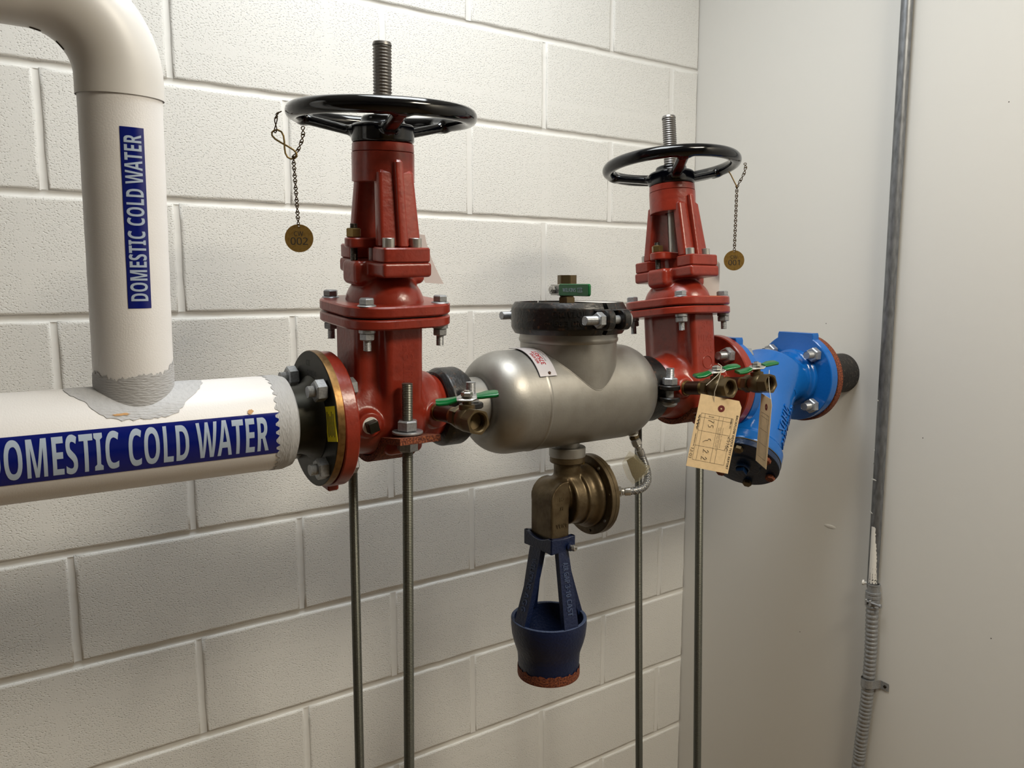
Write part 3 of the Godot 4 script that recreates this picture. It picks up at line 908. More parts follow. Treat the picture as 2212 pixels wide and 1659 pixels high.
func make_insulated_pipe() -> void:
	var y0 := 2.235 - 0.7394
	var r := 0.0639
	var t := thing("insulated_pipe", "white insulated water pipe with riser and blue markers", "insulated pipe", T(-0.1595, y0, PZ))
	var hx := Transform3D(XAX, Vector3(0.1595, 0, 0))    # heights of the profile are now world x
	part("jacket", MB.new().lathe([Vector2(r, -1.6), Vector2(r, -0.004), Vector2(r, 0.0155), Vector2(r - 0.003, 0.0255), Vector2(r - 0.012, 0.0295), Vector2(0.045, 0.0305)], hx, 72), M.white_jacket, t)
	# mastic end band, brushed on with an uneven edge
	var rng := RandomNumberGenerator.new()
	rng.seed = 5
	part("mastic_band", wrap_band(r + 0.0006, 0.0285, 0.0045, 150, rng, [Vector2(r - 0.0024, 0.0255), Vector2(r - 0.0114, 0.0301), Vector2(0.0455, 0.0311)]), M.grey_mastic, t, hx)
	# marker on the horizontal pipe: angles measured up from the side that faces the room
	var lab := curved_sheet(r + 0.0005, -0.62, 0.0, deg_to_rad(-28.6), deg_to_rad(20.9), 24)
	var mk := part("pipe_marker", lab, M.blue_sticker, t, T(0.1595, 0, 0), "blue marker reading domestic cold water")
	var tx := fine(letters("DOMESTIC COLD WATER", 0.0445, 1.0, true), 0.007)
	bend_text(tx, r + 0.0009, -0.3200, -0.0152, deg_to_rad(-3.1))
	part("lettering", tx, M.white_print, mk)
	# riser, leaning a little into the room
	var lean := Transform3D(Basis(Vector3.RIGHT, atan(0.0654)), Vector3.ZERO)
	var rr := 0.0448
	var wave := []
	for i in 30: wave.append(Vector2(rr + 0.00012 * sin(i * 1.7), 0.04 + 0.39 * i / 29.0))
	part("riser_jacket", MB.new().lathe(wave, lean, 64), M.white_jacket, t)
	part("riser_mastic", riser_band(rr + 0.0006, r, 0.079, rng), M.grey_mastic, t, lean)
	part("mastic_saddle", saddle(r + 0.0007, 0.0755, rng), M.grey_mastic, t)
	var lb := curved_sheet(rr + 0.0005, 0.0, 0.2025, -deg_to_rad(16.2), deg_to_rad(16.2), 16)
	# the sheet runs along x; stand it up: x becomes height
	var up := lean * Transform3D(Basis(Vector3(0, 1, 0), Vector3(-1, 0, 0), Vector3(0, 0, 1)), Vector3(0, 0.1622, 0)) * Transform3D(Basis(Vector3.RIGHT, deg_to_rad(4.0)), Vector3.ZERO)
	var mk2 := part("pipe_marker", lb, M.blue_sticker, t, up, "blue marker reading domestic cold water upright")
	var t2 := fine(letters("DOMESTIC COLD WATER", 0.0185, 1.0, true), 0.005)
	bend_text(t2, rr + 0.0009, 0.0085, 0.1945, 0.0)
	part("lettering", t2, M.white_print, mk2)
	# moulded elbow cover and the pipe beyond it
	var pts := []
	var R := 0.09
	for i in 17:
		var a := PI / 2 * i / 16.0
		pts.append(Vector3(-R + R * cos(a), 0.4195 + R * sin(a), 0))
	pts.push_front(Vector3(0, 0.40, 0))
	pts.append(Vector3(-0.115, 0.5095, 0))
	var el := MB.new().tube(pts, 0.0468, 56, false, false)
	part("elbow_cover", el, M.white_plastic, t, lean, "smooth white plastic elbow cover")
	part("upper_jacket", MB.new().tube([Vector3(-0.108, 0.5095, 0), Vector3(-1.4, 0.5095, 0)], 0.0452, 56, false, false), M.white_jacket, t, lean)
	for q in [[0.62, 0.0], [1.42, 0.0]]:
		var a: float = q[0] * PI / 4 + 0.25
		var c := Vector3(-R + (R - 0.0468) * cos(a), 0.4195 + (R - 0.0468) * sin(a), 0.002)
		part("tack", MB.new().box(Vector3(-0.0055, -0.0008, -0.0012), Vector3(0.0055, 0.0012, 0.0012), 0.0004), M.dark_steel, t, lean * Transform3D(Basis(Vector3.BACK, a + PI / 2), c))
	for q in [[-0.183, 34.0, 0.0105, 0.0016], [-0.036, 24.5, 0.0042, 0.0032]]:
		var s := MB.new()
		s.vert(Vector3(q[0], sin(deg_to_rad(q[1])) * (r + 0.0013), cos(deg_to_rad(q[1])) * (r + 0.0013)), Vector3(0, sin(deg_to_rad(q[1])), cos(deg_to_rad(q[1]))))
		for k in 24:
			var a := TAU * k / 24.0
			var w := rng.randf_range(0.6, 1.15)
			var th: float = deg_to_rad(q[1]) + sin(a) * w * q[3] / r
			s.vert(Vector3(q[0] + cos(a) * w * q[2], sin(th) * (r + 0.0013), cos(th) * (r + 0.0013)), Vector3(0, sin(th), cos(th)))
		for k in 24: s.tri(0, 1 + k, 1 + (k + 1) % 24)
		part("glue_stain", s, M.glue_stain, t, T(0.1595, 0, 0))

# band round the y axis from y1 down to about y0, the lower edge ragged, closed over the end by the given points
func wrap_band(r: float, y1: float, y0: float, seg: int, rng: RandomNumberGenerator, end_: Array) -> MB:
	var m := MB.new()
	var prof := [Vector2(r, 0.0150)]
	prof.append_array(end_)
	m.lathe(prof, Transform3D(), 72)
	var base := m.v.size()
	for j in seg + 1:
		var a := TAU * j / seg
		var e := y0 - 0.0075 + (0.0045 * rng.randf() if (j / 2) % 2 else -0.001) + 0.002 * sin(3 * a)
		if j == seg: e = y0
		var d := Vector3(cos(a), 0, sin(a))
		m.vert(d * r + Vector3(0, 0.0150, 0), d); m.vert(d * r + Vector3(0, e, 0), d)
	for j in seg: m.quad(base + 2 * j, base + 2 * j + 1, base + 2 * j + 3, base + 2 * j + 2)
	return m

# mastic round the foot of the riser, meeting the horizontal pipe
func riser_band(r: float, R: float, top: float, rng: RandomNumberGenerator) -> MB:
	var m := MB.new()
	var seg := 160
	for j in seg + 1:
		var a := TAU * j / seg
		var d := Vector3(cos(a), 0, sin(a))
		var low := sqrt(maxf(R * R - (d.z * r) * (d.z * r), 0.0)) - 0.002
		var e := top + 0.006 * rng.randf_range(0.0, 1.0) * (1.0 if (j / 2) % 3 else 0.2) + 0.009 * maxf(0.0, cos(a)) + 0.003 * sin(5 * a)
		if j == seg: e = top + 0.009
		m.vert(d * r + Vector3(0, low, 0), d); m.vert(d * (r + 0.0004) + Vector3(0, (low + e) / 2, 0), d); m.vert(d * r + Vector3(0, e, 0), d)
	for j in seg:
		for k in 2:
			var b := 3 * j + k
			m.quad(b, b + 1, b + 4, b + 3)
	return m

# mastic on the horizontal pipe about the riser: a patch on the cylinder round x
func saddle(R: float, half: float, rng: RandomNumberGenerator) -> MB:
	var m := MB.new()
	var seg := 120; var rows := 8
	for j in seg + 1:
		var a := TAU * (j % seg) / seg
		var e := half * (1.0 + 0.03 * sin(7 * a) + 0.05 * (rng.randf() - 0.5))
		if j == seg: e = half
		for k in rows + 1:
			var q := lerpf(0.03, e, float(k) / rows)
			var x := cos(a) * q; var s := sin(a) * q * 0.97
			var th := s / R
			m.vert(Vector3(x, cos(th) * R, sin(th) * R), Vector3(0, cos(th), sin(th)))
	for j in seg:
		for k in rows:
			var b := j * (rows + 1) + k
			m.quad(b, b + 1, b + rows + 2, b + rows + 1)
	return m

# thin sheet on a cylinder round x, from x0 to x1, between two angles counted up from +z
func curved_sheet(r: float, x0: float, x1: float, a0: float, a1: float, k: int) -> MB:
	var m := MB.new()
	for i in k + 1:
		var a := lerpf(a0, a1, float(i) / k)
		var d := Vector3(0, sin(a), cos(a))
		m.vert(d * r + Vector3(x0, 0, 0), d, Vector2(x0, a * r)); m.vert(d * r + Vector3(x1, 0, 0), d, Vector2(x1, a * r))
	for i in k: m.quad(2 * i, 2 * i + 1, 2 * i + 3, 2 * i + 2)
	return m

# lays flat lettering on a cylinder round x, stretched to reach from x0 to x1
func bend_text(m: MB, r: float, x0: float, x1: float, mid: float) -> void:
	var lo := 1e9; var hi := -1e9
	for p in m.v:
		lo = minf(lo, p.x); hi = maxf(hi, p.x)
	for i in m.v.size():
		var p := m.v[i]
		var a := mid + p.y / r
		var d := Vector3(0, sin(a), cos(a))
		m.v[i] = d * r + Vector3(lerpf(x0, x1, (p.x - lo) / (hi - lo)), 0, 0)
		m.n[i] = d

func make_bronze_flange() -> void:
	# companion flange between the insulation and the valve; x of the face is V1X - FACE
	var face := V1X - FACE
	var t := thing("bronze_flange", "dark bronze companion flange with yellow label beside the insulation", "pipe flange", Transform3D(XAX, Vector3(face, 1.4956, PZ)))
	part("neck", MB.new().lathe([Vector2(0.0445, -0.075), Vector2(0.0465, -0.045), Vector2(0.0475, -0.03), Vector2(0.052, -0.0185), Vector2(0.06, -0.0125)], Transform3D(), 56), M.dark_bronze, t)
	part("face", MB.new().lathe([Vector2(0.052, -0.0118), Vector2(0.0935, -0.0118), Vector2(0.0948, -0.0108)], Transform3D(), 80), M.dark_bronze, t)
	part("rim", MB.new().lathe([Vector2(0.0948, -0.0108), Vector2(0.0953, -0.0098), Vector2(0.0953, -0.0008), Vector2(0.093, -0.0002), Vector2(0.04, -0.0002)], Transform3D(), 80), M.bare_bronze, t, Transform3D(), "bare bronze rim")
	var Q := Transform3D(Basis(Vector3(0, 0, 1), Vector3(-1, 0, 0), Vector3(0, -1, 0)), Vector3.ZERO)   # lettering faces -x, upright
	# local axes: x is world -y, y is world x, z is world z
	var lt := Transform3D(Basis(Vector3(0, 0, 1), Vector3(-1, 0, 0), Vector3(0, -1, 0)), Vector3(-0.073, -0.0116, 0.0))
	part("stamped_lettering", letters("CII", 0.008, 1.0, true, 0.0006), M.black_print, t, lt * T(-0.006, 0.005, 0))
	part("stamped_lettering", letters("C89834", 0.0075, 1.0, true, 0.0006), M.black_print, t, lt * T(0.006, -0.0085, 0))
	var lb := Transform3D(Basis(Vector3(0, 0, 1), Vector3(-1, 0, 0), Vector3(0, -1, 0)), Vector3(-0.003, -0.0122, 0.0745))
	var y := part("yellow_label", MB.new().box(Vector3(-0.0170, -0.0235, -0.0002), Vector3(0.0170, 0.0235, 0.0003)), M.yellow_label, t, lb * Transform3D(Basis(Vector3.BACK, 0.16), Vector3.ZERO), "small yellow printed label")
	for i in 5:
		part("print_line", MB.new().box(Vector3(-0.0175 + 0.002 * (i % 2), -0.0008, 0), Vector3(0.0165 - 0.003 * (i % 3), 0.0008, 0.0004)), M.grey_print, y, Transform3D(Basis(Vector3.BACK, PI / 2), Vector3(-0.010 + 0.005 * i, 0, 0.0002)))

func make_wall_pipe() -> void:
	var t := thing("wall_pipe", "short black steel pipe with rusted flange through plastered wall", "steel pipe", Transform3D(XAX, Vector3(1.164, 2.235 - 0.7555, PZ)))
	part("pipe", MB.new().lathe([Vector2(0.0445, 0.0), Vector2(0.0445, 0.2)], Transform3D(), 48), M.black_pipe, t)
	part("flange", MB.new().lathe([Vector2(0.03, 0.0006), Vector2(0.093, 0.0006), Vector2(0.0945, 0.002), Vector2(0.0945, 0.0155), Vector2(0.092, 0.017), Vector2(0.062, 0.019), Vector2(0.048, 0.028), Vector2(0.0445, 0.03)], Transform3D(), 72), M.rust, t, Transform3D(), "rusted steel flange")

# ---------------------------------------------------------------- strainer
var leg_dir := Vector3(-0.150, -0.150, 0.068).normalized()

func f_strainer(p: Vector3) -> float:
	# own axes: x along the pipe, origin in the middle
	var d := rod_x(p, 0.0525, -0.118, 0.118, 0.004)
	var o := Vector3(0.024, 0.0, 0.0)
	var t := (p - o).dot(leg_dir)
	var q := (p - o) - leg_dir * t
	var e := Vector2(q.length() - 0.062 + 0.006, absf(t - 0.09) - 0.118 + 0.006)
	var leg := Vector2(maxf(e.x, 0), maxf(e.y, 0)).length() + minf(maxf(e.x, e.y), 0.0) - 0.006
	d = smin(d, leg, 0.03)
	var e2 := Vector2(q.length() - 0.0675 + 0.003, absf(t - 0.197) - 0.012 + 0.003)
	var lip := Vector2(maxf(e2.x, 0), maxf(e2.y, 0)).length() + minf(maxf(e2.x, e2.y), 0.0) - 0.003
	d = smin(d, lip, 0.012)
	var s := absf(p.x)
	var cone := rod_x(Vector3(s, p.y, p.z), 0.06, 0.1, 0.114, 0.004)
	return smin(d, cone, 0.012)

func make_strainer() -> void:
	var x0 := V2X + FACE; var x1 := 1.163
	var mid := (x0 + x1) / 2.0
	var hw := (x1 - x0) / 2.0
	var t := thing("y_strainer", "glossy blue cast strainer with slanting leg at the wall", "strainer", T(mid, 2.235 - 0.7525, PZ))
	part("body", MB.new().nets(f_strainer, Vector3(-0.205, -0.22, -0.085), Vector3(0.13, 0.07, 0.175), 0.0034), M.blue_epoxy, t)
	for s in [-1.0, 1.0]:
		var X := Transform3D(XAX if s > 0 else Basis(Vector3.BACK, PI / 2), Vector3.ZERO)
		var f := part("end_flange", MB.new().lathe([Vector2(0.05, hw - 0.03), Vector2(0.06, hw - 0.0225), Vector2(0.092, hw - 0.0215), Vector2(0.0935, hw - 0.02), Vector2(0.0935, hw - 0.0015), Vector2(0.092, hw - 0.0004), Vector2(0.03, hw - 0.0004)], X, 72), M.blue_epoxy, t)
		var tab := PackedVector2Array([Vector2(-0.044, 0.078), Vector2(0.044, 0.078), Vector2(0.044, 0.0905), Vector2(0.042, 0.0955), Vector2(-0.042, 0.0955), Vector2(-0.044, 0.0905)])
		part("flat_pad", MB.new().prism(tab, hw - 0.0214, hw - 0.0006, Transform3D(Basis(Vector3(0, 0, 1), Vector3(s, 0, 0), Vector3(0, 1, 0)), Vector3.ZERO), 0.001), M.blue_epoxy, f)
	studs(t, Transform3D(XAX, Vector3(hw, -0.002, 0)), -0.0545, -0.0378, 0.0180)
	# bolted cover at the end of the leg
	var L := along(Vector3(0.024, 0, 0) + leg_dir * 0.2095, leg_dir, Vector3.BACK)
	var cv := part("cover", MB.new().lathe([Vector2(0.03, 0.0), Vector2(0.0665, 0.0), Vector2(0.0680, 0.0012), Vector2(0.0680, 0.0125), Vector2(0.066, 0.014), Vector2(0.034, 0.014), Vector2(0.031, 0.017), Vector2(0.0, 0.018)], Transform3D(), 64), M.dark_blue_epoxy, t, L, "dark blue bolted cover")
	part("gasket", MB.new().lathe([Vector2(0.065, -0.0012), Vector2(0.0687, -0.0012), Vector2(0.0687, 0.0003), Vector2(0.065, 0.0003)], Transform3D(), 64), M.aged_brass, cv)
	for i in 6:
		var a := TAU * i / 6.0 + 0.3
		part("cover_bolt", MB.new().hexa(0.0155, 0.014, 0.0225), M.rust if i % 3 else M.aged_brass, cv, T(cos(a) * 0.0555, 0, sin(a) * 0.0555))
	part("drain_plug", MB.new().lathe([Vector2(0.014, 0.017), Vector2(0.014, 0.024), Vector2(0.0125, 0.0255)], Transform3D(), 24).prism(rrect(0.008, 0.008, 0.001, 2), 0.0245, 0.034, Transform3D(), 0.001), M.dark_blue_epoxy, cv)
	# raised lettering along the leg and on the barrel
	var side := Vector3(0.0, 0.1, 1.0)
	side = (side - leg_dir * side.dot(leg_dir)).normalized()
	for q in [["ZURN", 0.118, 0.03], ["WILKINS", 0.118, 0.42], ["125", 0.020, 0.32]]:
		var up: Vector3 = leg_dir.cross(side)
		var tx := fine(letters(q[0], 0.0185, 0.95, true), 0.004)
		for i in tx.v.size():
			var p := tx.v[i]
			var a: float = q[2] + p.y / 0.062
			var d: Vector3 = side * cos(a) - up * sin(a)
			tx.v[i] = Vector3(0.024, 0, 0) + leg_dir * (float(q[1]) - p.x) + d * 0.0642
			tx.n[i] = d
		thick(tx, 0.0035)
		part("raised_lettering", tx, M.blue_epoxy, t)

# gives bent lettering its sides: every triangle outline that is not shared is drawn down into the surface
func thick(m: MB, by: float) -> void:
	var seen := {}
	for t in range(0, m.ix.size(), 3):
		for e in 3:
			var a := m.ix[t + e]; var b := m.ix[t + (e + 1) % 3]
			var ka := (m.v[a] * 20000.0).round(); var kb := (m.v[b] * 20000.0).round()
			var k := str(ka) + str(kb); var rk := str(kb) + str(ka)
			if seen.has(rk): seen.erase(rk)
			else: seen[k] = [a, b]
	for k in seen:
		var a: int = seen[k][0]; var b: int = seen[k][1]
		var va := m.v[a]; var vb := m.v[b]
		var nn := (vb - va).cross(m.n[a]).normalized()
		var i0 := m.vert(va, nn); var i1 := m.vert(vb, nn); var i2 := m.vert(vb - m.n[b] * by, nn); var i3 := m.vert(va - m.n[a] * by, nn)
		m.quad(i0, i1, i2, i3)


# ---------------------------------------------------------------- grooved couplings
# own axes: y along the pipe, bolt pads towards +z and -z, bolts along x
func coupling(at: Transform3D, label: String, r_in: float, R: float, w: float, bolt_r: float, gap: float, th: float, ez: float, stud: float, text: Array) -> Node3D:
	var t := thing("grooved_coupling", label, "pipe coupling", at, "grooved pipe couplings")
	var h := w / 2.0
	var prof := [Vector2(r_in, -h), Vector2(R - 0.006, -h), Vector2(R - 0.0015, -h * 0.72), Vector2(R, -h * 0.58), Vector2(R, h * 0.58), Vector2(R - 0.0015, h * 0.72), Vector2(R - 0.006, h), Vector2(r_in, h), Vector2(r_in, -h)]
	var g := 0.035 / R * 0.05 + 0.03
	var ear := bolt_r * 2.25
	for s in 2:
		var a0 := (-PI / 2 if s == 0 else PI / 2) + g
		var m := MB.new().lathe(prof, Transform3D(), 40, a0, a0 + PI - 2 * g)
		var sx := 1.0 if s == 0 else -1.0
		for z in [-1.0, 1.0]:
			# pad: an upright plate with rounded ends that carries the bolt
			var poly := rrect(ear, ear * 1.02, ear * 0.8, 5)
			var P := Transform3D(Basis(Vector3(0, 0, 1), Vector3(sx, 0, 0), Vector3(0, 1, 0)), Vector3(0, 0, z * (R + ez)))
			m.prism(poly, gap, gap + th, P, 0.0016)
			m.box(Vector3(minf(gap * sx, sx * (gap + th)), -h * 0.62, minf(z * (R - 0.016), z * (R + ez))), Vector3(maxf(gap * sx, sx * (gap + th)), h * 0.62, maxf(z * (R - 0.016), z * (R + ez))), 0.002)
		var hs := part("housing", m, M.rusted_black, t)
		if s == text[0]:
			var i := 0
			for line in text[1]:
				var tx := fine(letters(line, text[2], 1.0, true), 0.006)
				for k in tx.v.size():
					var p := tx.v[k]
					var a: float = text[3] - p.x / R
					var d := Vector3(cos(a), 0, sin(a))
					tx.v[k] = d * (R + 0.0012) + Vector3(0, p.y + text[4][i], 0)
					tx.n[k] = d
				thick(tx, 0.002)
				part("raised_lettering", tx, M.rusted_black, hs)
				i += 1
	part("gasket", MB.new().lathe([Vector2(r_in + 0.0005, -h * 0.6), Vector2(R - 0.004, -h * 0.6), Vector2(R - 0.004, h * 0.6), Vector2(r_in + 0.0005, h * 0.6)], Transform3D(), 32), M.rubber, t)
	for z in [-1.0, 1.0]:
		var B := Transform3D(Basis(Vector3(0, -1, 0), Vector3(1, 0, 0), Vector3(0, 0, 1)), Vector3(0, 0, z * (R + ez)))
		var far := gap + th
		var bo := MB.new().thread(bolt_r, -far - stud, -far, 0.0021, 0.0008, B, 14)
		bo.lathe([Vector2(bolt_r * 0.96, -far), Vector2(bolt_r * 0.96, far)], B, 18)
		bo.lathe([Vector2(0.0, far), Vector2(bolt_r * 1.9, far), Vector2(bolt_r * 1.8, far + bolt_r * 0.6), Vector2(bolt_r * 1.2, far + bolt_r * 1.1), Vector2(0, far + bolt_r * 1.3)], B, 24)
		var b := part("bolt", bo, M.galvanised, t)
		part("nut", MB.new().hexa(bolt_r * 3.1, -far - bolt_r * 1.75, -far, B), M.galvanised, b)
	return t

# ---------------------------------------------------------------- tank of the backflow preventer
const TX := 0.522
const TY := 1.4913
const TR := 0.0841

func make_tank() -> void:
	var t := thing("backflow_preventer_tank", "blasted stainless steel backflow preventer tank between the gate valves", "backflow preventer", T(TX, TY, PZ))
	var xl := 0.387 - TX; var xr := 0.628 - TX
	var prof := []
	prof.append_array([Vector2(0.036, V1X + GROOVE - TX), Vector2(0.0445, V1X + GROOVE - TX), Vector2(0.0445, 0.338 - TX)])
	for i in 15:
		var a := PI / 2 * (1.0 - i / 14.0)
		var rr := 0.047 + (TR - 0.047) * cos(a)
		prof.append(Vector2(rr, xl - 0.05 * sin(a) * (1.0 if i else 0.985)))
	prof.append_array([Vector2(TR, -0.1005), Vector2(TR + 0.0008, -0.0995), Vector2(TR + 0.0011, -0.097), Vector2(TR + 0.0008, -0.0945), Vector2(TR, -0.0935)])
	for i in 15:
		var a := PI / 2 * i / 14.0
		prof.append(Vector2(0.047 + (TR - 0.047) * cos(a), xr + 0.05 * sin(a)))
	prof.append_array([Vector2(0.0445, xr + 0.0502), Vector2(0.0445, V2X - GROOVE - TX), Vector2(0.036, V2X - GROOVE - TX)])
	part("shell", MB.new().lathe(prof, Transform3D(XAX, Vector3.ZERO), 96), M.blasted_stainless, t)
	var nk := MB.new().lathe([Vector2(0.0822, 0.02), Vector2(0.0822, 0.0930), Vector2(0.0835, 0.0945), Vector2(0.0845, 0.0975), Vector2(0.0842, 0.1000), Vector2(0.0832, 0.1020), Vector2(0.0832, 0.1082), Vector2(0.0832, 0.118), Vector2(0.07, 0.118)], Transform3D(), 96)
	part("neck", nk, M.blasted_stainless, t)
	# weld bead where neck and shell meet
	var bead := []
	for i in 72:
		var a := TAU * i / 72.0
		var p := Vector3(cos(a) * 0.0822, 0, sin(a) * 0.0822)
		bead.append(Vector3(p.x, sqrt(maxf(TR * TR - p.z * p.z, 0.0)), p.z))
	part("weld_bead", MB.new().tube(bead, 0.0007, 6, true), M.blasted_stainless, t)
	part("drain_stub", MB.new().lathe([Vector2(0.0, -0.1), Vector2(0.0215, -0.1), Vector2(0.0215, -0.06)], Transform3D(), 32), M.blasted_stainless, t)
	# curved nameplate lying over the shoulder of the shell
	var np := MB.new()
	var a0 := deg_to_rad(33.0); var a1 := deg_to_rad(100.0)
	var r0 := TR + 0.0016
	for i in 25:
		var a := lerpf(a0, a1, i / 24.0)
		var r := r0 + 0.0015 * absf(sin(3.0 * (a - a0)))
		var d := Vector3(0, sin(a), cos(a))
		for e in 2:
			var x := -0.1125 if e == 0 else -0.0795
			np.vert(d * r + Vector3(x, 0, 0), d); np.vert(d * (r + 0.0008) + Vector3(x, 0, 0), d)
	for i in 24:
		var b := 4 * i
		np.quad(b + 1, b + 3, b + 7, b + 5)
		np.quad(b, b + 2, b + 6, b + 4)
		np.quad(b, b + 1, b + 5, b + 4)
		np.quad(b + 2, b + 3, b + 7, b + 6)
	var pl := part("nameplate", np, M.silver_plate, t, Transform3D(), "curved silver nameplate with red print")
	for q in [["375AST", 0.0088, 0.0, 0.62, true], ["WILKINS", 0.0052, -0.0090, 0.60, true], ["BACKFLOW PREVENTER", 0.0022, 0.0075, 0.66, false], ["SIZE 3  SERIAL NO. 2516C", 0.0018, 0.0115, 0.80, false], ["MAX WORKING PRESSURE 175 PSI", 0.0018, 0.0140, 0.80, false]]:
		var tx := fine(letters(q[0], q[1], 0.85, q[4]), 0.005)
		for k in tx.v.size():
			var p := tx.v[k]
			var a: float = a0 + (p.x / r0) + float(q[3]) - 0.17
			var rr := r0 + 0.0015 * absf(sin(3.0 * (a - a0))) + 0.0011
			var d := Vector3(0, sin(a), cos(a))
			tx.v[k] = d * rr + Vector3(-0.0960 + float(q[2]) - p.y, 0, 0)
			tx.n[k] = d
		part("lettering", tx, M.red_print if q[4] else M.grey_print, pl)
	var ad := a0 + 0.06
	part("rivet", MB.new().lathe([Vector2(0.0026, 0), Vector2(0.0022, 0.0012), Vector2(0, 0.0016)], Transform3D(), 12), M.brown_nipple, pl, along(Vector3(-0.093, sin(ad) * (r0 + 0.0014), cos(ad) * (r0 + 0.0014)), Vector3(0, sin(ad), cos(ad))))
	# plate that closes the neck
	part("cap_plate", MB.new().lathe([Vector2(0.0, 0.1195), Vector2(0.0832, 0.1195), Vector2(0.0832, 0.1560), Vector2(0.080, 0.1575), Vector2(0, 0.1575)], Transform3D(), 64), M.rusted_black, t)
	part("cover_sticker", curved_lid(0.088), M.white_paper, t, T(0, 0.1592, 0), "white sticker on the black cap")
	# couplings on either side and on the neck
	coupling(Transform3D(XAX * Basis(Vector3.UP, 0.0), Vector3(V1X + GROOVE, 1.4940, PZ)), "black grooved coupling between bronze-flanged red valve and steel tank", 0.0447, 0.0605, 0.047, 0.0075, 0.0065, 0.0085, 0.012, 0.030, [1, ["3/88.9", "V07"], 0.0105, -2.42, [0.007, -0.011]])
	coupling(Transform3D(XAX, Vector3(V2X - GROOVE, 1.4895, PZ)), "black grooved coupling between steel tank and second red valve", 0.0447, 0.0605, 0.047, 0.0075, 0.0065, 0.0085, 0.012, 0.030, [1, ["3/88.9", "V07"], 0.0105, -2.42, [0.007, -0.011]])
	coupling(T(TX, TY + 0.1345, PZ), "large rusted black coupling clamped round the tank neck", 0.0835, 0.0975, 0.052, 0.0072, 0.009, 0.0150, 0.018, 0.036, [1, ["GRUVLOK", "6 168.3 DN150"], 0.0090, 2.22, [0.0085, -0.0060]])

func curved_lid(r: float) -> MB:
	var p := PackedVector2Array()
	for i in 25:
		var a := lerpf(-0.95, 1.35, i / 24.0)
		p.append(Vector2.from_angle(a) * r)
	return MB.new().prism(p, 0.0, 0.0006)

# ---------------------------------------------------------------- relief valve
func f_relief(p: Vector3) -> float:
	# own axes: origin under the tank on the neck's axis
	# outlet block: upright, arched towards the neck
	var q := p - Vector3(-0.037, -0.124, 0)
	var d := rbox(q, Vector3(0.0192, 0.0345, 0.0305), 0.004)
	var arch := maxf(Vector2(p.x + 0.0245, p.y + 0.091).length() - 0.0317, absf(p.z) - 0.0303)
	d = minf(d, maxf(arch, p.x + 0.0178))
	var hood := rod_x(Vector3(p.x, p.y + 0.088, p.z), 0.0290, -0.046, 0.02, 0.010)
	d = smin(d, hood, 0.006)
	d = smin(d, rod_y(p, 0.0235, -0.075, -0.026, 0.002), 0.008)
	var a := Vector3(p.x, p.y + 0.098, p.z)
	d = smin(d, rod_x(a, 0.0450, -0.012, 0.040, 0.004), 0.006)
	d = smin(d, rod_x(a, 0.0495, 0.012, 0.040, 0.003), 0.003)
	d = smin(d, rod_x(a, 0.0575, 0.032, 0.044, 0.006), 0.012)
	return d

func make_relief() -> void:
	var t := thing("relief_valve", "dull bronze relief valve with round diaphragm housing below the tank", "relief valve", T(TX, 1.4082, PZ))
	part("body", MB.new().nets(f_relief, Vector3(-0.066, -0.158, -0.064), Vector3(0.06, -0.018, 0.064), 0.0022), M.dull_bronze, t)
	part("inlet_flange", MB.new().lathe([Vector2(0.0, -0.0335), Vector2(0.029, -0.0335), Vector2(0.0305, -0.032), Vector2(0.0305, -0.0228), Vector2(0.0, -0.0228)], Transform3D(), 40), M.dull_bronze, t)
	part("clamp_ring", MB.new().lathe([Vector2(0.0, -0.0226), Vector2(0.0312, -0.0226), Vector2(0.0318, -0.0215), Vector2(0.0318, -0.0072), Vector2(0.0305, -0.006), Vector2(0.0, -0.006)], Transform3D(), 40), M.blasted_stainless, t, Transform3D(), "grey steel clamp ring")
	part("clamp_screw", MB.new().lathe([Vector2(0.0, -0.039), Vector2(0.0045, -0.039), Vector2(0.0045, -0.0335)], Transform3D(), 12), M.brass, t, T(0.026, 0, 0.010))
	var X := Transform3D(XAX, Vector3(-0.008, -0.098, 0))
	var b := part("diaphragm_flange", MB.new().lathe([Vector2(0.045, 0.0500), Vector2(0.0700, 0.0500), Vector2(0.0715, 0.0512), Vector2(0.0715, 0.0590), Vector2(0.05, 0.0592)], X, 72), M.dull_bronze, t)
	var c := part("diaphragm_cover", MB.new().lathe([Vector2(0.05, 0.0598), Vector2(0.0715, 0.0598), Vector2(0.0715, 0.0675), Vector2(0.0695, 0.0688), Vector2(0.053, 0.0695), Vector2(0.044, 0.082), Vector2(0.03, 0.089), Vector2(0.0, 0.091)], X, 72), M.dull_bronze, t)
	for i in 8:
		var a := TAU * i / 8.0 + 0.2
		part("cover_screw", MB.new().lathe([Vector2(0.0, 0.0485), Vector2(0.0026, 0.0485), Vector2(0.0026, 0.07), Vector2(0.0042, 0.07), Vector2(0.0036, 0.0735), Vector2(0.0, 0.0745)], Transform3D(), 12), M.bright_steel if i % 2 else M.aged_brass, c, X * T(cos(a) * 0.0645, 0, sin(a) * 0.0645))
	for q in [["H3", 0.0068, -0.088], ["XL", 0.0055, -0.1045], ["VENT", 0.0068, -0.1345]]:
		raised_text(t, q[0], q[1], T(-0.0345, q[2], 0.0309), M.dull_bronze, 0.0016)

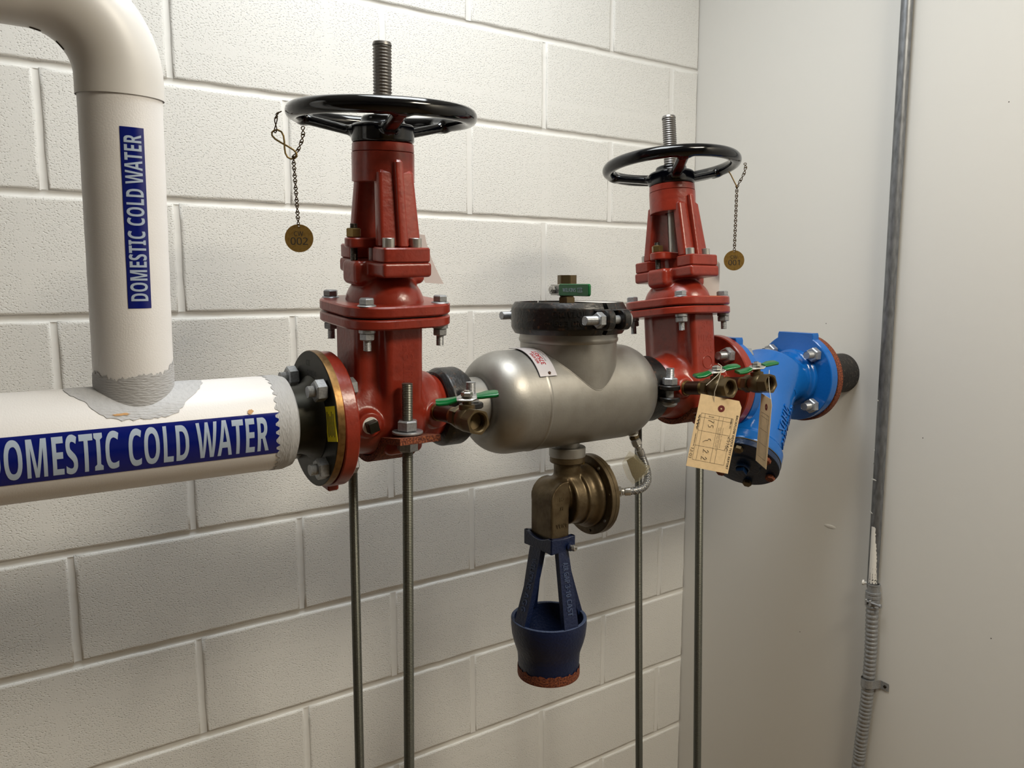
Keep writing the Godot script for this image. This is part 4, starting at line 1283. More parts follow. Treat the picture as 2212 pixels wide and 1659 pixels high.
# ---------------------------------------------------------------- air gap
func make_air_gap() -> void:
	var cx := TX - 0.038
	var t := thing("air_gap_fitting", "dark blue cast air gap cup hanging under the relief valve", "air gap fitting", T(cx, 0.998, PZ))
	# clamp round the outlet: four sides with hollowed upper edges, y from 0.230 to 0.256
	var y0 := 0.2315; var y1 := 0.2575
	var cl := MB.new()
	for s in 4:
		var Rt := Transform3D(Basis(Vector3.UP, PI / 2 * s), Vector3.ZERO)
		var half := 0.0394 if s % 2 else 0.0256       # along this side
		var dist := 0.0262 if s % 2 else 0.0400       # from the axis
		var inner := 0.0196 if s % 2 else 0.0306
		var p := PackedVector2Array()
		p.append(Vector2(-half, 0)); 
		p.append(Vector2(half, 0)); p.append(Vector2(half, 0.026))
		for i in 9:
			var u := 1.0 - i / 4.0
			p.append(Vector2(u * half * 0.75, 0.026 - 0.0075 * (1.0 - u * u) * (1.0 if s % 2 else 0.25)))
		p.append(Vector2(-half, 0.026))
		# polygon stands in x-y: prism's plane is x-z, so turn it up
		var U := Rt * Transform3D(Basis(Vector3(1, 0, 0), Vector3(0, 0, 1), Vector3(0, 1, 0)) , Vector3(0, y0, 0))
		cl.prism(p, inner, dist, U, 0.0012)
	part("clamp", cl, M.navy_casting, t)
	var sc := part("clamp_screw", MB.new().lathe([Vector2(0.0, 0.0), Vector2(0.0035, 0.0), Vector2(0.0035, 0.011), Vector2(0.0058, 0.011), Vector2(0.0055, 0.0135), Vector2(0.004, 0.0165), Vector2(0.0022, 0.0168), Vector2(0.0018, 0.0145), Vector2(0, 0.0145)], Transform3D(), 18), M.bright_steel, t, Transform3D(Basis(Vector3.RIGHT, PI / 2), Vector3(0.0135, 0.2405, 0.0395)))
	part("screw_boss", MB.new().lathe([Vector2(0.0, 0.0), Vector2(0.0085, 0.0), Vector2(0.008, 0.004), Vector2(0.0, 0.0045)], Transform3D(), 18), M.navy_casting, sc)
	# four legs from the clamp to the cup
	for s in 4:
		var d := Vector3([-1, 0, 1, 0][s], 0, [0, 1, 0, -1][s])
		var w := Vector3(-d.z, 0, d.x)
		var top_r: float = 0.0205 if s % 2 == 0 else 0.0340
		var lg := MB.new()
		var A := d * top_r + Vector3(0, 0.2345, 0)
		var Bm := d * (top_r + 0.009) + Vector3(0, 0.195, 0)
		var Cc := d * 0.0600 + Vector3(0, 0.100, 0)
		var rows := []
		for i in 13:
			var u := i / 12.0
			var c := A * (1 - u) * (1 - u) + (Bm * 1.0 + (A + Cc) * 0.0) * 2 * u * (1 - u) + Cc * u * u
			var hw := lerpf(0.0105, 0.0148, u)
			var th := lerpf(0.0055, 0.0048, u)
			rows.append([c, hw, th])
		for i in 13:
			var c: Vector3 = rows[i][0]
			var nx: Vector3 = rows[mini(i + 1, 12)][0] - rows[maxi(i - 1, 0)][0]
			var out := w.cross(nx).normalized()
			if out.dot(d) < 0.0: out = -out
			var hw: float = rows[i][1]; var th: float = rows[i][2]
			for q in [[-1, 1, out], [1, 1, out], [1, 1, w], [1, -1, w], [1, -1, -out], [-1, -1, -out], [-1, -1, -w], [-1, 1, -w]]:
				lg.vert(c + w * hw * q[0] + out * th * q[1], q[2])
		for i in 12:
			for k in [0, 2, 4, 6]:
				var b: int = i * 8 + k
				lg.quad(b, b + 1, b + 9, b + 8)
		var o := part("leg", lg, M.navy_casting, t)
		if s < 2:
			var tx := fine(letters("WILKINS AG6" if s == 0 else "AIR GAP 3-10 CAST", 0.0105, 0.86, true), 0.006)
			var lo := 1e9; var hi := -1e9
			for p in tx.v:
				lo = minf(lo, p.x); hi = maxf(hi, p.x)
			for k in tx.v.size():
				var p := tx.v[k]
				var u := lerpf(0.22, 0.86, (p.x - lo) / (hi - lo))
				var f := u * 12.0
				var i0 := mini(int(f), 11)
				var c: Vector3 = (rows[i0][0] as Vector3).lerp(rows[i0 + 1][0], f - i0)
				var nx: Vector3 = (rows[i0 + 1][0] - rows[i0][0]).normalized()
				var out := w.cross(nx).normalized()
				var ww := w
				if out.dot(d) < 0.0:
					out = -out; ww = -w
				var across := nx.cross(out)
				tx.v[k] = c + out * (lerpf(rows[i0][2], rows[i0 + 1][2], f - i0) + 0.0011) - across * p.y
				tx.n[k] = out
			thick(tx, 0.002)
			part("raised_lettering", tx, M.dusty_navy, o)
	# cup: bulged rim, waist, straight outlet
	var prof := [Vector2(0.0485, 0.012), Vector2(0.0535, 0.012), Vector2(0.0545, 0.034), Vector2(0.0552, 0.042), Vector2(0.0575, 0.050), Vector2(0.0615, 0.062), Vector2(0.0648, 0.076), Vector2(0.0665, 0.092), Vector2(0.0665, 0.1035), Vector2(0.0655, 0.1050), Vector2(0.0620, 0.1050), Vector2(0.0605, 0.1035), Vector2(0.0595, 0.085), Vector2(0.055, 0.06), Vector2(0.0495, 0.045), Vector2(0.0485, 0.012)]
	var cup := part("cup", MB.new().lathe(prof, Transform3D(), 72), M.navy_casting, t)
	part("dusty_rim", MB.new().lathe([Vector2(0.0663, 0.1046), Vector2(0.0655, 0.1054), Vector2(0.0620, 0.1054), Vector2(0.0606, 0.1046)], Transform3D(), 72), M.dusty_navy, cup, Transform3D(), "pale dusty rim")
	var rng := RandomNumberGenerator.new()
	rng.seed = 12
	var ru := MB.new().lathe([Vector2(0.047, 0.0), Vector2(0.0545, 0.0), Vector2(0.0552, 0.003), Vector2(0.0550, 0.012)], Transform3D(), 64)
	var base := ru.v.size()
	for j in 97:
		var a := TAU * j / 96.0
		var d := Vector3(cos(a), 0, sin(a))
		ru.vert(d * 0.0551 + Vector3(0, 0.0115, 0), d); ru.vert(d * 0.0549 + Vector3(0, 0.015 + (0.005 * rng.randf() if j < 96 else 0.0), 0), d)
	for j in 96: ru.quad(base + 2 * j, base + 2 * j + 1, base + 2 * j + 3, base + 2 * j + 2)
	part("rusted_lip", ru, M.rust, cup, Transform3D(), "rusted lower lip")


# ---------------------------------------------------------------- small ball valves (test cocks)
# own axes: y along the bore towards the open end, z towards the handle; origin where the nipple leaves the casting
func ball_valve(at: Transform3D, label: String, nipple: float, handle_turn: float, lever := false) -> Node3D:
	var t := thing("ball_valve", label, "ball valve", at, "small brass ball valves")
	if nipple > 0.0:
		var np := part("nipple", MB.new().lathe([Vector2(0.0112, -0.004), Vector2(0.0112, nipple + 0.01)], Transform3D(), 28), M.brown_nipple, t, Transform3D(), "brown pipe nipple")
		part("thread_ring", MB.new().lathe([Vector2(0.009, 0.0), Vector2(0.0125, 0.0), Vector2(0.0121, 0.0042), Vector2(0.009, 0.0044)], Transform3D(), 28), M.brass, np)
		part("thread_ring", MB.new().lathe([Vector2(0.009, nipple - 0.005), Vector2(0.0117, nipple - 0.005), Vector2(0.0117, nipple), Vector2(0.009, nipple)], Transform3D(), 28), M.brass, np)
	var n := nipple
	var b := MB.new()
	b.hexa(0.0258, n, n + 0.0115, Transform3D(Basis(Vector3.UP, 0.4), Vector3.ZERO))
	b.lathe([Vector2(0.0105, n + 0.011), Vector2(0.0115, n + 0.012), Vector2(0.0148, n + 0.0165), Vector2(0.0158, n + 0.0235), Vector2(0.0155, n + 0.031), Vector2(0.0135, n + 0.0335)], Transform3D(), 32)
	part("body", b, M.aged_brass, t)
	part("end_nut", MB.new().hex_ring(0.0292, n + 0.033, n + 0.0477, 0.0126, 0.25), M.aged_brass, t)
	# threaded bore
	var bore := MB.new().lathe([Vector2(0.0126, n + 0.0477), Vector2(0.0110, n + 0.0462), Vector2(0.0104, n + 0.0442), Vector2(0.0108, n + 0.0424), Vector2(0.0104, n + 0.0406), Vector2(0.0108, n + 0.0388), Vector2(0.0104, n + 0.037), Vector2(0.0085, n + 0.0365), Vector2(0.0, n + 0.0345)], Transform3D(), 28, 0.0, TAU, 10.0)
	part("bore", bore, M.aged_brass, t)
	var st := part("stem_housing", MB.new().lathe([Vector2(0.0098, 0.0), Vector2(0.0098, 0.0185), Vector2(0.0085, 0.0195), Vector2(0.0058, 0.0198), Vector2(0.0055, 0.0255), Vector2(0.0, 0.0255)], Transform3D(Basis(Vector3.RIGHT, PI / 2), Vector3(0, n + 0.0235, 0)), 24), M.aged_brass, t)
	var H := Transform3D(Basis(Vector3.RIGHT, PI / 2), Vector3(0, n + 0.0235, 0)) * Transform3D(Basis(Vector3.UP, handle_turn), Vector3(0, 0.0258, 0))
	part("stem_nut", MB.new().hexa(0.0125, 0.0028, 0.0088, H).lathe([Vector2(0.0035, 0.0085), Vector2(0.0035, 0.0105), Vector2(0, 0.0105)], H, 12), M.bright_steel, t)
	if not lever: H = H * Transform3D(Basis(Vector3.RIGHT, 0.32), Vector3.ZERO)
	var h := MB.new()
	if lever:
		h.box(Vector3(-0.010, -0.0008, -0.0090), Vector3(0.020, 0.0016, 0.0090), 0.0006, H)
		part("handle_plate", h, M.bright_steel, t)
		var gr := part("handle_grip", MB.new().prism(rrect(0.0390, 0.0098, 0.004, 5), -0.0022, 0.0032, H * T(0.0530, 0, 0), 0.001), M.green_vinyl, t, Transform3D(), "green vinyl grip")
		part("lettering", letters("WILKINS", 0.0058, 1.1, false), M.white_print, gr, H * Transform3D(Basis(Vector3(1, 0, 0), Vector3(0, 0, -1), Vector3(0, 1, 0)), Vector3(0.0430, 0.0035, 0)))
		var em := MB.new().tube([Vector3(-0.006, 0.0030, 0), Vector3(0.006, 0.0030, 0)], 0.0003, 6).tube([Vector3(-0.006, -0.0030, 0), Vector3(0.006, -0.0030, 0)], 0.0003, 6).tube([Vector3(-0.006, 0.003, 0), Vector3(-0.0045, 0, 0), Vector3(-0.006, -0.003, 0)], 0.0003, 6).tube([Vector3(0.006, 0.003, 0), Vector3(0.0045, 0, 0), Vector3(0.006, -0.003, 0)], 0.0003, 6)
		em.add(letters("zurn", 0.0024, 0.9, false))
		part("emblem", em, M.white_print, gr, H * Transform3D(Basis(Vector3(1, 0, 0), Vector3(0, 0, -1), Vector3(0, 1, 0)), Vector3(0.0700, 0.0035, 0)))
		return t
	# two-winged handle: bare steel middle, green vinyl wings that rise and fall
	var pts := [Vector3(-0.013, -0.0005, 0), Vector3(-0.006, 0.0012, 0), Vector3(0.006, 0.0012, 0), Vector3(0.013, 0.0030, 0)]
	strap(h, pts, [0.0055, 0.0095, 0.0095, 0.0055], 0.0010, H)
	part("handle_plate", h, M.bright_steel, t)
	for s in [-1.0, 1.0]:
		var w := MB.new()
		var y0 := -0.0010 if s < 0 else 0.0030
		strap(w, [Vector3(s * 0.012, y0 + 0.0005, 0), Vector3(s * 0.018, y0 + s * 0.0015, 0), Vector3(s * 0.024, y0 + s * 0.003, 0), Vector3(s * 0.034, y0 + s * 0.004, 0), Vector3(s * 0.0375, y0 + s * 0.0042, 0)], [0.0058, 0.0072, 0.0085, 0.0085, 0.0062], 0.0021, H)
		part("handle_wing", w, M.green_vinyl, t, Transform3D(), "green vinyl handle wing")
	return t

# a bent flat strip with round edges: half widths along z, half thickness th
func strap(m: MB, pts: Array, hw: Array, th: float, xf: Transform3D) -> void:
	var k := pts.size()
	var seg := 12
	var base := m.v.size()
	for i in k:
		var d: Vector3 = (pts[mini(i + 1, k - 1)] - pts[maxi(i - 1, 0)]).normalized()
		var up := Vector3.BACK.cross(d).normalized()
		for j in seg + 1:
			var a := TAU * j / seg
			var c := cos(a); var s := sin(a)
			var ex := signf(c) * pow(absf(c), 0.35); var ey := signf(s) * pow(absf(s), 0.55)
			m.vert(xf * (pts[i] + Vector3.BACK * ex * hw[i] + up * ey * th), (xf.basis * (Vector3.BACK * c * 0.7 + up * s)).normalized())
	for i in k - 1:
		for j in seg:
			var b := base + i * (seg + 1) + j
			m.quad(b, b + 1, b + seg + 2, b + seg + 1)
	for e in 2:
		var i := 0 if e == 0 else k - 1
		var d: Vector3 = (pts[0] - pts[1]).normalized() if e == 0 else (pts[k - 1] - pts[k - 2]).normalized()
		var c := m.vert(xf * (pts[i] as Vector3), (xf.basis * d).normalized())
		var f := m.v.size()
		for j in seg + 1: m.vert(m.v[base + i * (seg + 1) + j], (xf.basis * d).normalized())
		for j in seg: m.tri(c, f + j, f + j + 1)

func make_cocks() -> void:
	var up2 := Basis(Vector3.RIGHT, deg_to_rad(-6.2))
	# y axis of the valve runs out of the casting (+z of the gate valve), z axis up
	var out := Basis(Vector3(-1, 0, 0), Vector3(0, 0, 1), Vector3(0, 1, 0))
	var o1 := Vector3(V1X, 1.4956, PZ); var o2 := Vector3(V2X, 1.4878, PZ)
	var big := Basis.from_scale(Vector3(1.1, 1.22, 1.1))
	ball_valve(Transform3D(out * big, o1 + Vector3(0.053, 0.003, 0.0650)), "small brass ball valve with green wing handle beside the first coupling", 0.042, deg_to_rad(150))
	ball_valve(Transform3D(up2 * out * big, o2 + up2 * Vector3(-0.054, 0, 0.0655)), "brass ball valve carrying the manila test report tag", 0.036, deg_to_rad(165))
	ball_valve(Transform3D(up2 * out * big, o2 + up2 * Vector3(0.054, 0, 0.0655)), "brass ball valve with green handle in front of blue strainer", 0.035, deg_to_rad(168))
	# upright one on the cap of the tank, lever pointing along the pipe
	ball_valve(Transform3D(Basis(Vector3(0, 0, 1), Vector3(0, 1, 0), Vector3(-1, 0, 0)), Vector3(TX - 0.004, TY + 0.1575, PZ)), "upright brass ball valve with green lever on the tank cap", 0.0, deg_to_rad(0), true)

# ---------------------------------------------------------------- brass number tags on chain
func link_points(a: Vector3, b: Vector3, side: Vector3, w: float) -> Array:
	# jack chain link: a figure of eight lying in one plane
	var d := (b - a)
	var l := d.length()
	d = d / l
	var o := []
	var k := 18
	for i in k:
		var u := TAU * i / k
		o.append(a + d * (l * 0.5 - cos(u) * l * 0.56) + side * sin(2.0 * u) * w)
	return o

func make_tags() -> void:
	for q in [
		{"label": "brass disc tag chained to the handwheel above the bronze flange", "n": "002", "top": Vector3(0.052, 1.8925, 0.441), "hook": [Vector3(0.0365, 1.885, 0.4375), Vector3(0.0575, 1.853, 0.4445)], "start": Vector3(0.0575, 1.8535, 0.4445), "end": Vector3(0.0605, 1.7635, 0.447), "face": Vector3(-0.38, 0.06, 0.92), "c": Vector3(0.0608, 1.7445, 0.4473)},
		{"label": "brass disc tag chained to the handwheel close to the strainer and plastered wall", "n": "001", "top": Vector3(0.893, 1.895, 0.5065), "hook": [Vector3(0.880, 1.885, 0.495), Vector3(0.889, 1.862, 0.503)], "start": Vector3(0.889, 1.864, 0.503), "end": Vector3(0.8885, 1.7450, 0.5025), "face": Vector3(-0.66, 0.03, 0.75), "c": Vector3(0.8885, 1.7258, 0.5025)}]:
		var o: Vector3 = q.top
		var t := thing("number_tag", q.label, "brass tag", T(o.x, o.y, o.z), "brass number tags")
		var a: Vector3 = q.start - o; var b: Vector3 = q.end - o
		var cnt := 11 if q.n == "002" else 13
		for i in cnt:
			var p := a.lerp(b, float(i) / cnt); var p2 := a.lerp(b, float(i + 1) / cnt)
			var side := Vector3(0.85, 0, 0.5) if i % 2 else Vector3(0.3, 0, 0.95)
			part("chain_link", MB.new().tube(link_points(p, p2, side.normalized(), 0.0025), 0.00075, 6, true), M.chain_brass, t)
		# the loop of chain round the rim and the hook that closes it
		var h0: Vector3 = q.hook[0] - o; var h1: Vector3 = q.hook[1] - o
		if q.n == "002":
			part("hook", MB.new().tube(link_points(h0, h1, Vector3(0.75, 0.35, 0.3).normalized(), 0.0068), 0.00125, 8, true), M.brass, t)
			var loop := [h0, Vector3(-0.0145, 0.0105, -0.002), Vector3(-0.0130, 0.0165, 0), Vector3(-0.009, 0.0185, 0)]
			for i in 3: part("chain_link", MB.new().tube(link_points(loop[i], loop[i + 1], Vector3(0.5, 0.3, 0.8).normalized(), 0.0024), 0.00075, 6, true), M.chain_brass, t)
			var lp2 := [h1, h1 + Vector3(0.0065, 0.010, 0.002), h1 + Vector3(0.0105, 0.020, 0.004), h1 + Vector3(0.0125, 0.030, 0.006), h1 + Vector3(0.0125, 0.040, 0.006)]
			for i in 4: part("chain_link", MB.new().tube(link_points(lp2[i], lp2[i + 1], Vector3(0.7, 0.1, 0.6).normalized(), 0.0024), 0.00075, 6, true), M.chain_brass, t)
		else:
			part("hook", MB.new().tube([h0 + Vector3(-0.004, 0.006, -0.002), h0, h0.lerp(h1, 0.5), h1], 0.0012, 8), M.brass, t)
			var lp := [h1, h1 + Vector3(0.0045, 0.012, 0.004), h1 + Vector3(0.0085, 0.024, 0.0085), h1 + Vector3(0.0100, 0.035, 0.0105), h1 + Vector3(0.0090, 0.043, 0.0095)]
			for i in 4: part("chain_link", MB.new().tube(link_points(lp[i], lp[i + 1], Vector3(0.6, 0.1, 0.7).normalized(), 0.0024), 0.00075, 6, true), M.chain_brass, t)
		# disc with a hole at the top, stamped letters
		var F := along(q.c - o, Vector3.UP)
		var fz: Vector3 = (q.face as Vector3).normalized()
		var fx := Vector3.UP.cross(fz).normalized()
		var D := Transform3D(Basis(fx, fz.cross(fx), fz), q.c - o)
		var outer := PackedVector2Array()
		for i in 40: outer.append(Vector2.from_angle(TAU * i / 40.0 + PI / 2) * 0.0190)
		# slit the ring at the top so that the hole is real
		var hole := PackedVector2Array()
		for i in 13: hole.append(Vector2(0, 0.0152) + Vector2.from_angle(PI / 2 - TAU * i / 12.0) * 0.0019)
		var poly := PackedVector2Array()
		for i in range(0, 41): poly.append(Vector2.from_angle(TAU * i / 40.0 + PI / 2 + (0.004 if i == 0 else -0.004 if i == 40 else 0.0)) * 0.0190)
		for i in 13: poly.append(hole[i] + Vector2(0.00007 if i == 0 else (-0.00007 if i == 12 else 0.0), 0))
		var disc := part("disc", MB.new().prism(poly, -0.0006, 0.0006, Transform3D(Basis(Vector3(1, 0, 0), Vector3(0, 0, 1), Vector3(0, 1, 0)), Vector3.ZERO)), M.tag_brass, t, D, "stamped brass disc")
		part("stamped_lettering", letters("CW", 0.0062, 1.0, false), M.black_print, disc, T(-0.0005, 0.0062, 0.0008))
		part("stamped_lettering", letters(q.n, 0.0098, 1.08, false), M.black_print, disc, T(0.0, -0.0040, 0.0008))

# ---------------------------------------------------------------- paper tags
func make_paper_tags() -> void:
	# test report tag: top-left, top-right, bottom-right and bottom-left corners as it hangs
	var tl := Vector3(0.6905, 1.4975, 0.5915); var tr := Vector3(0.7490, 1.4835, 0.6330); var bl := Vector3(0.6860, 1.3720, 0.6020)
	var o := Vector3(0.7215, 1.500, 0.612)
	var t := thing("report_tag", "manila backflow test report tag tied to a ball valve", "paper tag", T(o.x, o.y, o.z), "manila paper tags")
	sheet_tag(t, tl - o, tr - o, bl - o, true)
	part("string", MB.new().tube([Vector3(-0.002, -0.018, 0.001), Vector3(-0.004, 0.0, 0.003), Vector3(-0.0055, 0.014, 0.010), Vector3(-0.0015, 0.030, 0.012), Vector3(0.004, 0.044, 0.010), Vector3(0.001, 0.048, 0.004)], 0.0006, 6), M.cotton_string, t)
	part("string", MB.new().tube([Vector3(-0.0005, 0.036, 0.0125), Vector3(-0.008, 0.028, 0.010), Vector3(-0.017, 0.018, 0.004), Vector3(-0.022, 0.012, 0.0)], 0.0005, 6), M.cotton_string, t)
	var o2 := Vector3(0.8420, 1.487, 0.6240)
	var t2 := thing("report_tag", "manila test tag hanging edge-on in front of blue strainer", "paper tag", T(o2.x, o2.y, o2.z), "manila paper tags")
	sheet_tag(t2, Vector3(0.8567, 1.4858, 0.5987) - o2, Vector3(0.8273, 1.4818, 0.6453) - o2, Vector3(0.8500, 1.3600, 0.6050) - o2, false)
	part("string", MB.new().tube([Vector3(0.002, -0.010, 0.010), Vector3(0.004, 0.008, 0.004), Vector3(0.006, 0.026, 0.0), Vector3(0.012, 0.042, -0.004)], 0.0006, 6), M.cotton_string, t2)
	# product slips behind the bonnets
	var w := thing("product_slip", "curled white slip behind the bronze-flanged valve's bonnet", "paper slip", T(0.250, 1.722, 0.435), "product slips")
	var m := MB.new()
	for i in 7:
		var u := i / 6.0
		var p := Vector3(-0.008 + 0.026 * u * u, 0.036 - 0.074 * u, 0.012 * sin(u * 2.0))
		for e in 2: m.vert(p + Vector3(-0.012 + 0.030 * e, -0.002 * e, 0.004 * e), Vector3(-0.3, 0.3, 0.9).normalized())
	for i in 6: m.quad(2 * i, 2 * i + 1, 2 * i + 3, 2 * i + 2)
	part("sheet", m, M.slip_paper, w)
	for i in 3: part("print_line", MB.new().box(Vector3(-0.008, -0.0005, 0), Vector3(0.009, 0.0005, 0.0003)), M.grey_print, w, Transform3D(Basis(Vector3.BACK, 0.9), Vector3(0.006, -0.012 - 0.006 * i, 0.0135)))
	var w2 := thing("product_slip", "white slip behind the bonnet of the valve at the strainer", "paper slip", T(0.868, 1.690, 0.452), "product slips")
	part("sheet", MB.new().prism(rrect(0.026, 0.036, 0.008, 4), -0.0002, 0.0002, Transform3D(Basis(Vector3(0.72, 0, 0.69), Vector3(-0.69, 0, 0.72), Vector3(0, 1, 0)), Vector3.ZERO)), M.white_paper, w2)
	for i in 3: part("print_line", MB.new().box(Vector3(-0.014, -0.0006, 0), Vector3(0.014 - 0.006 * i, 0.0006, 0.0003)), M.grey_print, w2, Transform3D(Basis(Vector3(0.72, 0, 0.69), Vector3(0, 1, 0), Vector3(-0.69, 0, 0.72)), Vector3(0.0, 0.020 - 0.005 * i, 0.0005)))

# a shipping tag: corners clipped at one side, printed form that reads downwards
func sheet_tag(t: Node3D, tl: Vector3, tr: Vector3, bl: Vector3, full: bool) -> void:
	var ex := (tr - tl); var ey := (tl - bl)
	var W := ex.length(); var H := ey.length()
	var x := ex.normalized()
	var z := x.cross(ey).normalized()
	var y := z.cross(x)
	var F := Transform3D(Basis(x, y, z), (tr + bl) / 2.0)
	var c := 0.010
	var p := PackedVector2Array([Vector2(-W / 2, -H / 2), Vector2(W / 2, -H / 2), Vector2(W / 2, H / 2 - c), Vector2(W / 2 - c * 0.6, H / 2), Vector2(-W / 2, H / 2)])
	var s := part("card", MB.new().prism(p, -0.0002, 0.0002, Transform3D(Basis(Vector3(1, 0, 0), Vector3(0, 0, 1), Vector3(0, 1, 0)), Vector3.ZERO)), M.manila, t, F)
	var hy := H / 2 - 0.0185
	part("eyelet_washer", MB.new().lathe([Vector2(0.0016, 0.0), Vector2(0.0058, 0.0), Vector2(0.0058, 0.0006), Vector2(0.0016, 0.0006)], Transform3D(Basis(Vector3.RIGHT, PI / 2), Vector3.ZERO), 24), M.red_washer, s, T(0.003, hy, 0.0), "dark red eyelet washer")
	# ruled form
	var f := MB.new()
	var x0 := -W / 2 + 0.008; var x1 := W / 2 - 0.010
	var y0 := -H / 2 + 0.013; var y1 := H / 2 - 0.032
	var line := func(a: Vector2, b: Vector2) -> void:
		var lo := Vector2(minf(a.x, b.x), minf(a.y, b.y)); var hi := Vector2(maxf(a.x, b.x), maxf(a.y, b.y))
		f.flat([Vector3(lo.x - 0.0002, lo.y - 0.0002, 0.00035), Vector3(hi.x + 0.0002, lo.y - 0.0002, 0.00035), Vector3(hi.x + 0.0002, hi.y + 0.0002, 0.00035), Vector3(lo.x - 0.0002, hi.y + 0.0002, 0.00035)], Vector3.BACK)
	for xx in [x0, x0 + 0.0065, x0 + 0.031, x0 + 0.0385, x1]:
		line.call(Vector2(xx, y0), Vector2(xx, y1))
	for yy in [y0, lerpf(y0, y1, 0.31), lerpf(y0, y1, 0.63), y1 - 0.007, y1]:
		line.call(Vector2(x0, yy), Vector2(x1, yy))
	part("ruled_form", f, M.ink, s)
	var D := Basis(Vector3.BACK, -PI / 2)     # reads downwards
	if not full: return
	part("lettering", letters("BACKFLOW DEVICE TEST REPORT", 0.0034, 1.28, true), M.ink, s, Transform3D(D, Vector3(W / 2 - 0.0040, -0.009, 0.0004)))
	part("lettering", letters("SERIAL NO.", 0.0022, 1.1, true), M.ink, s, Transform3D(D, Vector3(x1 - 0.0024, 0.022, 0.0004)))
	part("lettering", letters("RELIEF VALVE  LEAKED  CLOSED TIGHT", 0.0012, 1.2, false), M.ink, s, Transform3D(D, Vector3(x0 + 0.034, -0.006, 0.0004)))
	part("lettering", letters("LEAKED   CLOSED TIGHT   LEAKED   CLOSED TIGHT", 0.0012, 1.1, false), M.ink, s, Transform3D(D, Vector3(x0 + 0.0365, -0.008, 0.0004)))
	part("lettering", letters("CHECK VALVE NO. 1   CHECK VALVE NO. 2", 0.0012, 1.2, false), M.ink, s, Transform3D(D, Vector3(x0 + 0.0415, -0.006, 0.0004)))
	part("lettering", letters("TESTED BY              CERTIFICATE NO.", 0.0017, 1.2, true), M.ink, s, Transform3D(D, Vector3(-W / 2 + 0.0055, -0.004, 0.0004)))
	part("lettering", letters("RELIEF", 0.0015, 1.4, true), M.ink, s, T(x0 + 0.018, y1 - 0.0036, 0.0004))
	# handwriting
	var hand := func(pts: Array, at: Vector2, sc: float) -> MB:
		var q := []
		for k in pts: q.append(Vector3(k[1] * sc + at.x, -k[0] * sc + at.y, 0.0006))
		return MB.new().tube(q, 0.0003, 5)
	var seven := [[-1.2, 0.6], [-0.5, 0.75], [-0.9, -0.2], [-1.0, -0.9]]
	var five := [[0.9, 0.8], [0.25, 0.7], [0.2, 0.15], [0.7, 0.1], [0.75, -0.5], [0.2, -0.7]]
	var two := [[-0.35, 0.4], [0.0, 0.8], [0.3, 0.4], [-0.1, -0.2], [-0.4, -0.6], [0.4, -0.5]]
	var mid := x0 + 0.0195
	part("handwriting", hand.call(seven, Vector2(mid, lerpf(y0, y1, 0.80)), 0.0062), M.ink, s)
	part("handwriting", hand.call(five, Vector2(mid, lerpf(y0, y1, 0.80)), 0.0062), M.ink, s)
	part("handwriting", hand.call([[0.3, 0.9], [-0.2, 0.6], [-0.1, 0.1], [0.3, 0.1], [0.4, -0.6], [1.0, -1.3]], Vector2(mid, lerpf(y0, y1, 0.48)), 0.0062), M.ink, s)
	part("handwriting", hand.call(two, Vector2(mid, lerpf(y0, y1, 0.22)), 0.0070), M.ink, s)
	part("handwriting", hand.call([[0.0, -0.45], [0.12, -0.5]], Vector2(mid, lerpf(y0, y1, 0.15)), 0.0062), M.ink, s)
	part("handwriting", hand.call(two, Vector2(mid - 0.001, lerpf(y0, y1, 0.07)), 0.0070), M.ink, s)
	part("handwriting", letters("2516C", 0.0058, 1.1, false), M.ink, s, Transform3D(Basis(Vector3.BACK, -PI / 2 - 0.1), Vector3(x1 - 0.0005, -0.013, 0.0004)))
	part("handwriting", letters("12-03", 0.0048, 1.2, false), M.ink, s, Transform3D(Basis(Vector3.BACK, -PI / 2 - 0.05), Vector3(-W / 2 + 0.004, -H / 2 + 0.024, 0.0004)))
	var sig := []
	for i in 40: sig.append([i * 0.14, 0.42 * sin(i * 1.5) * absf(sin(i * 0.33)) + 0.15 * sin(i * 0.7)])
	part("handwriting", hand.call(sig, Vector2(-W / 2 + 0.0055, 0.028), 0.0048), M.ink, s)

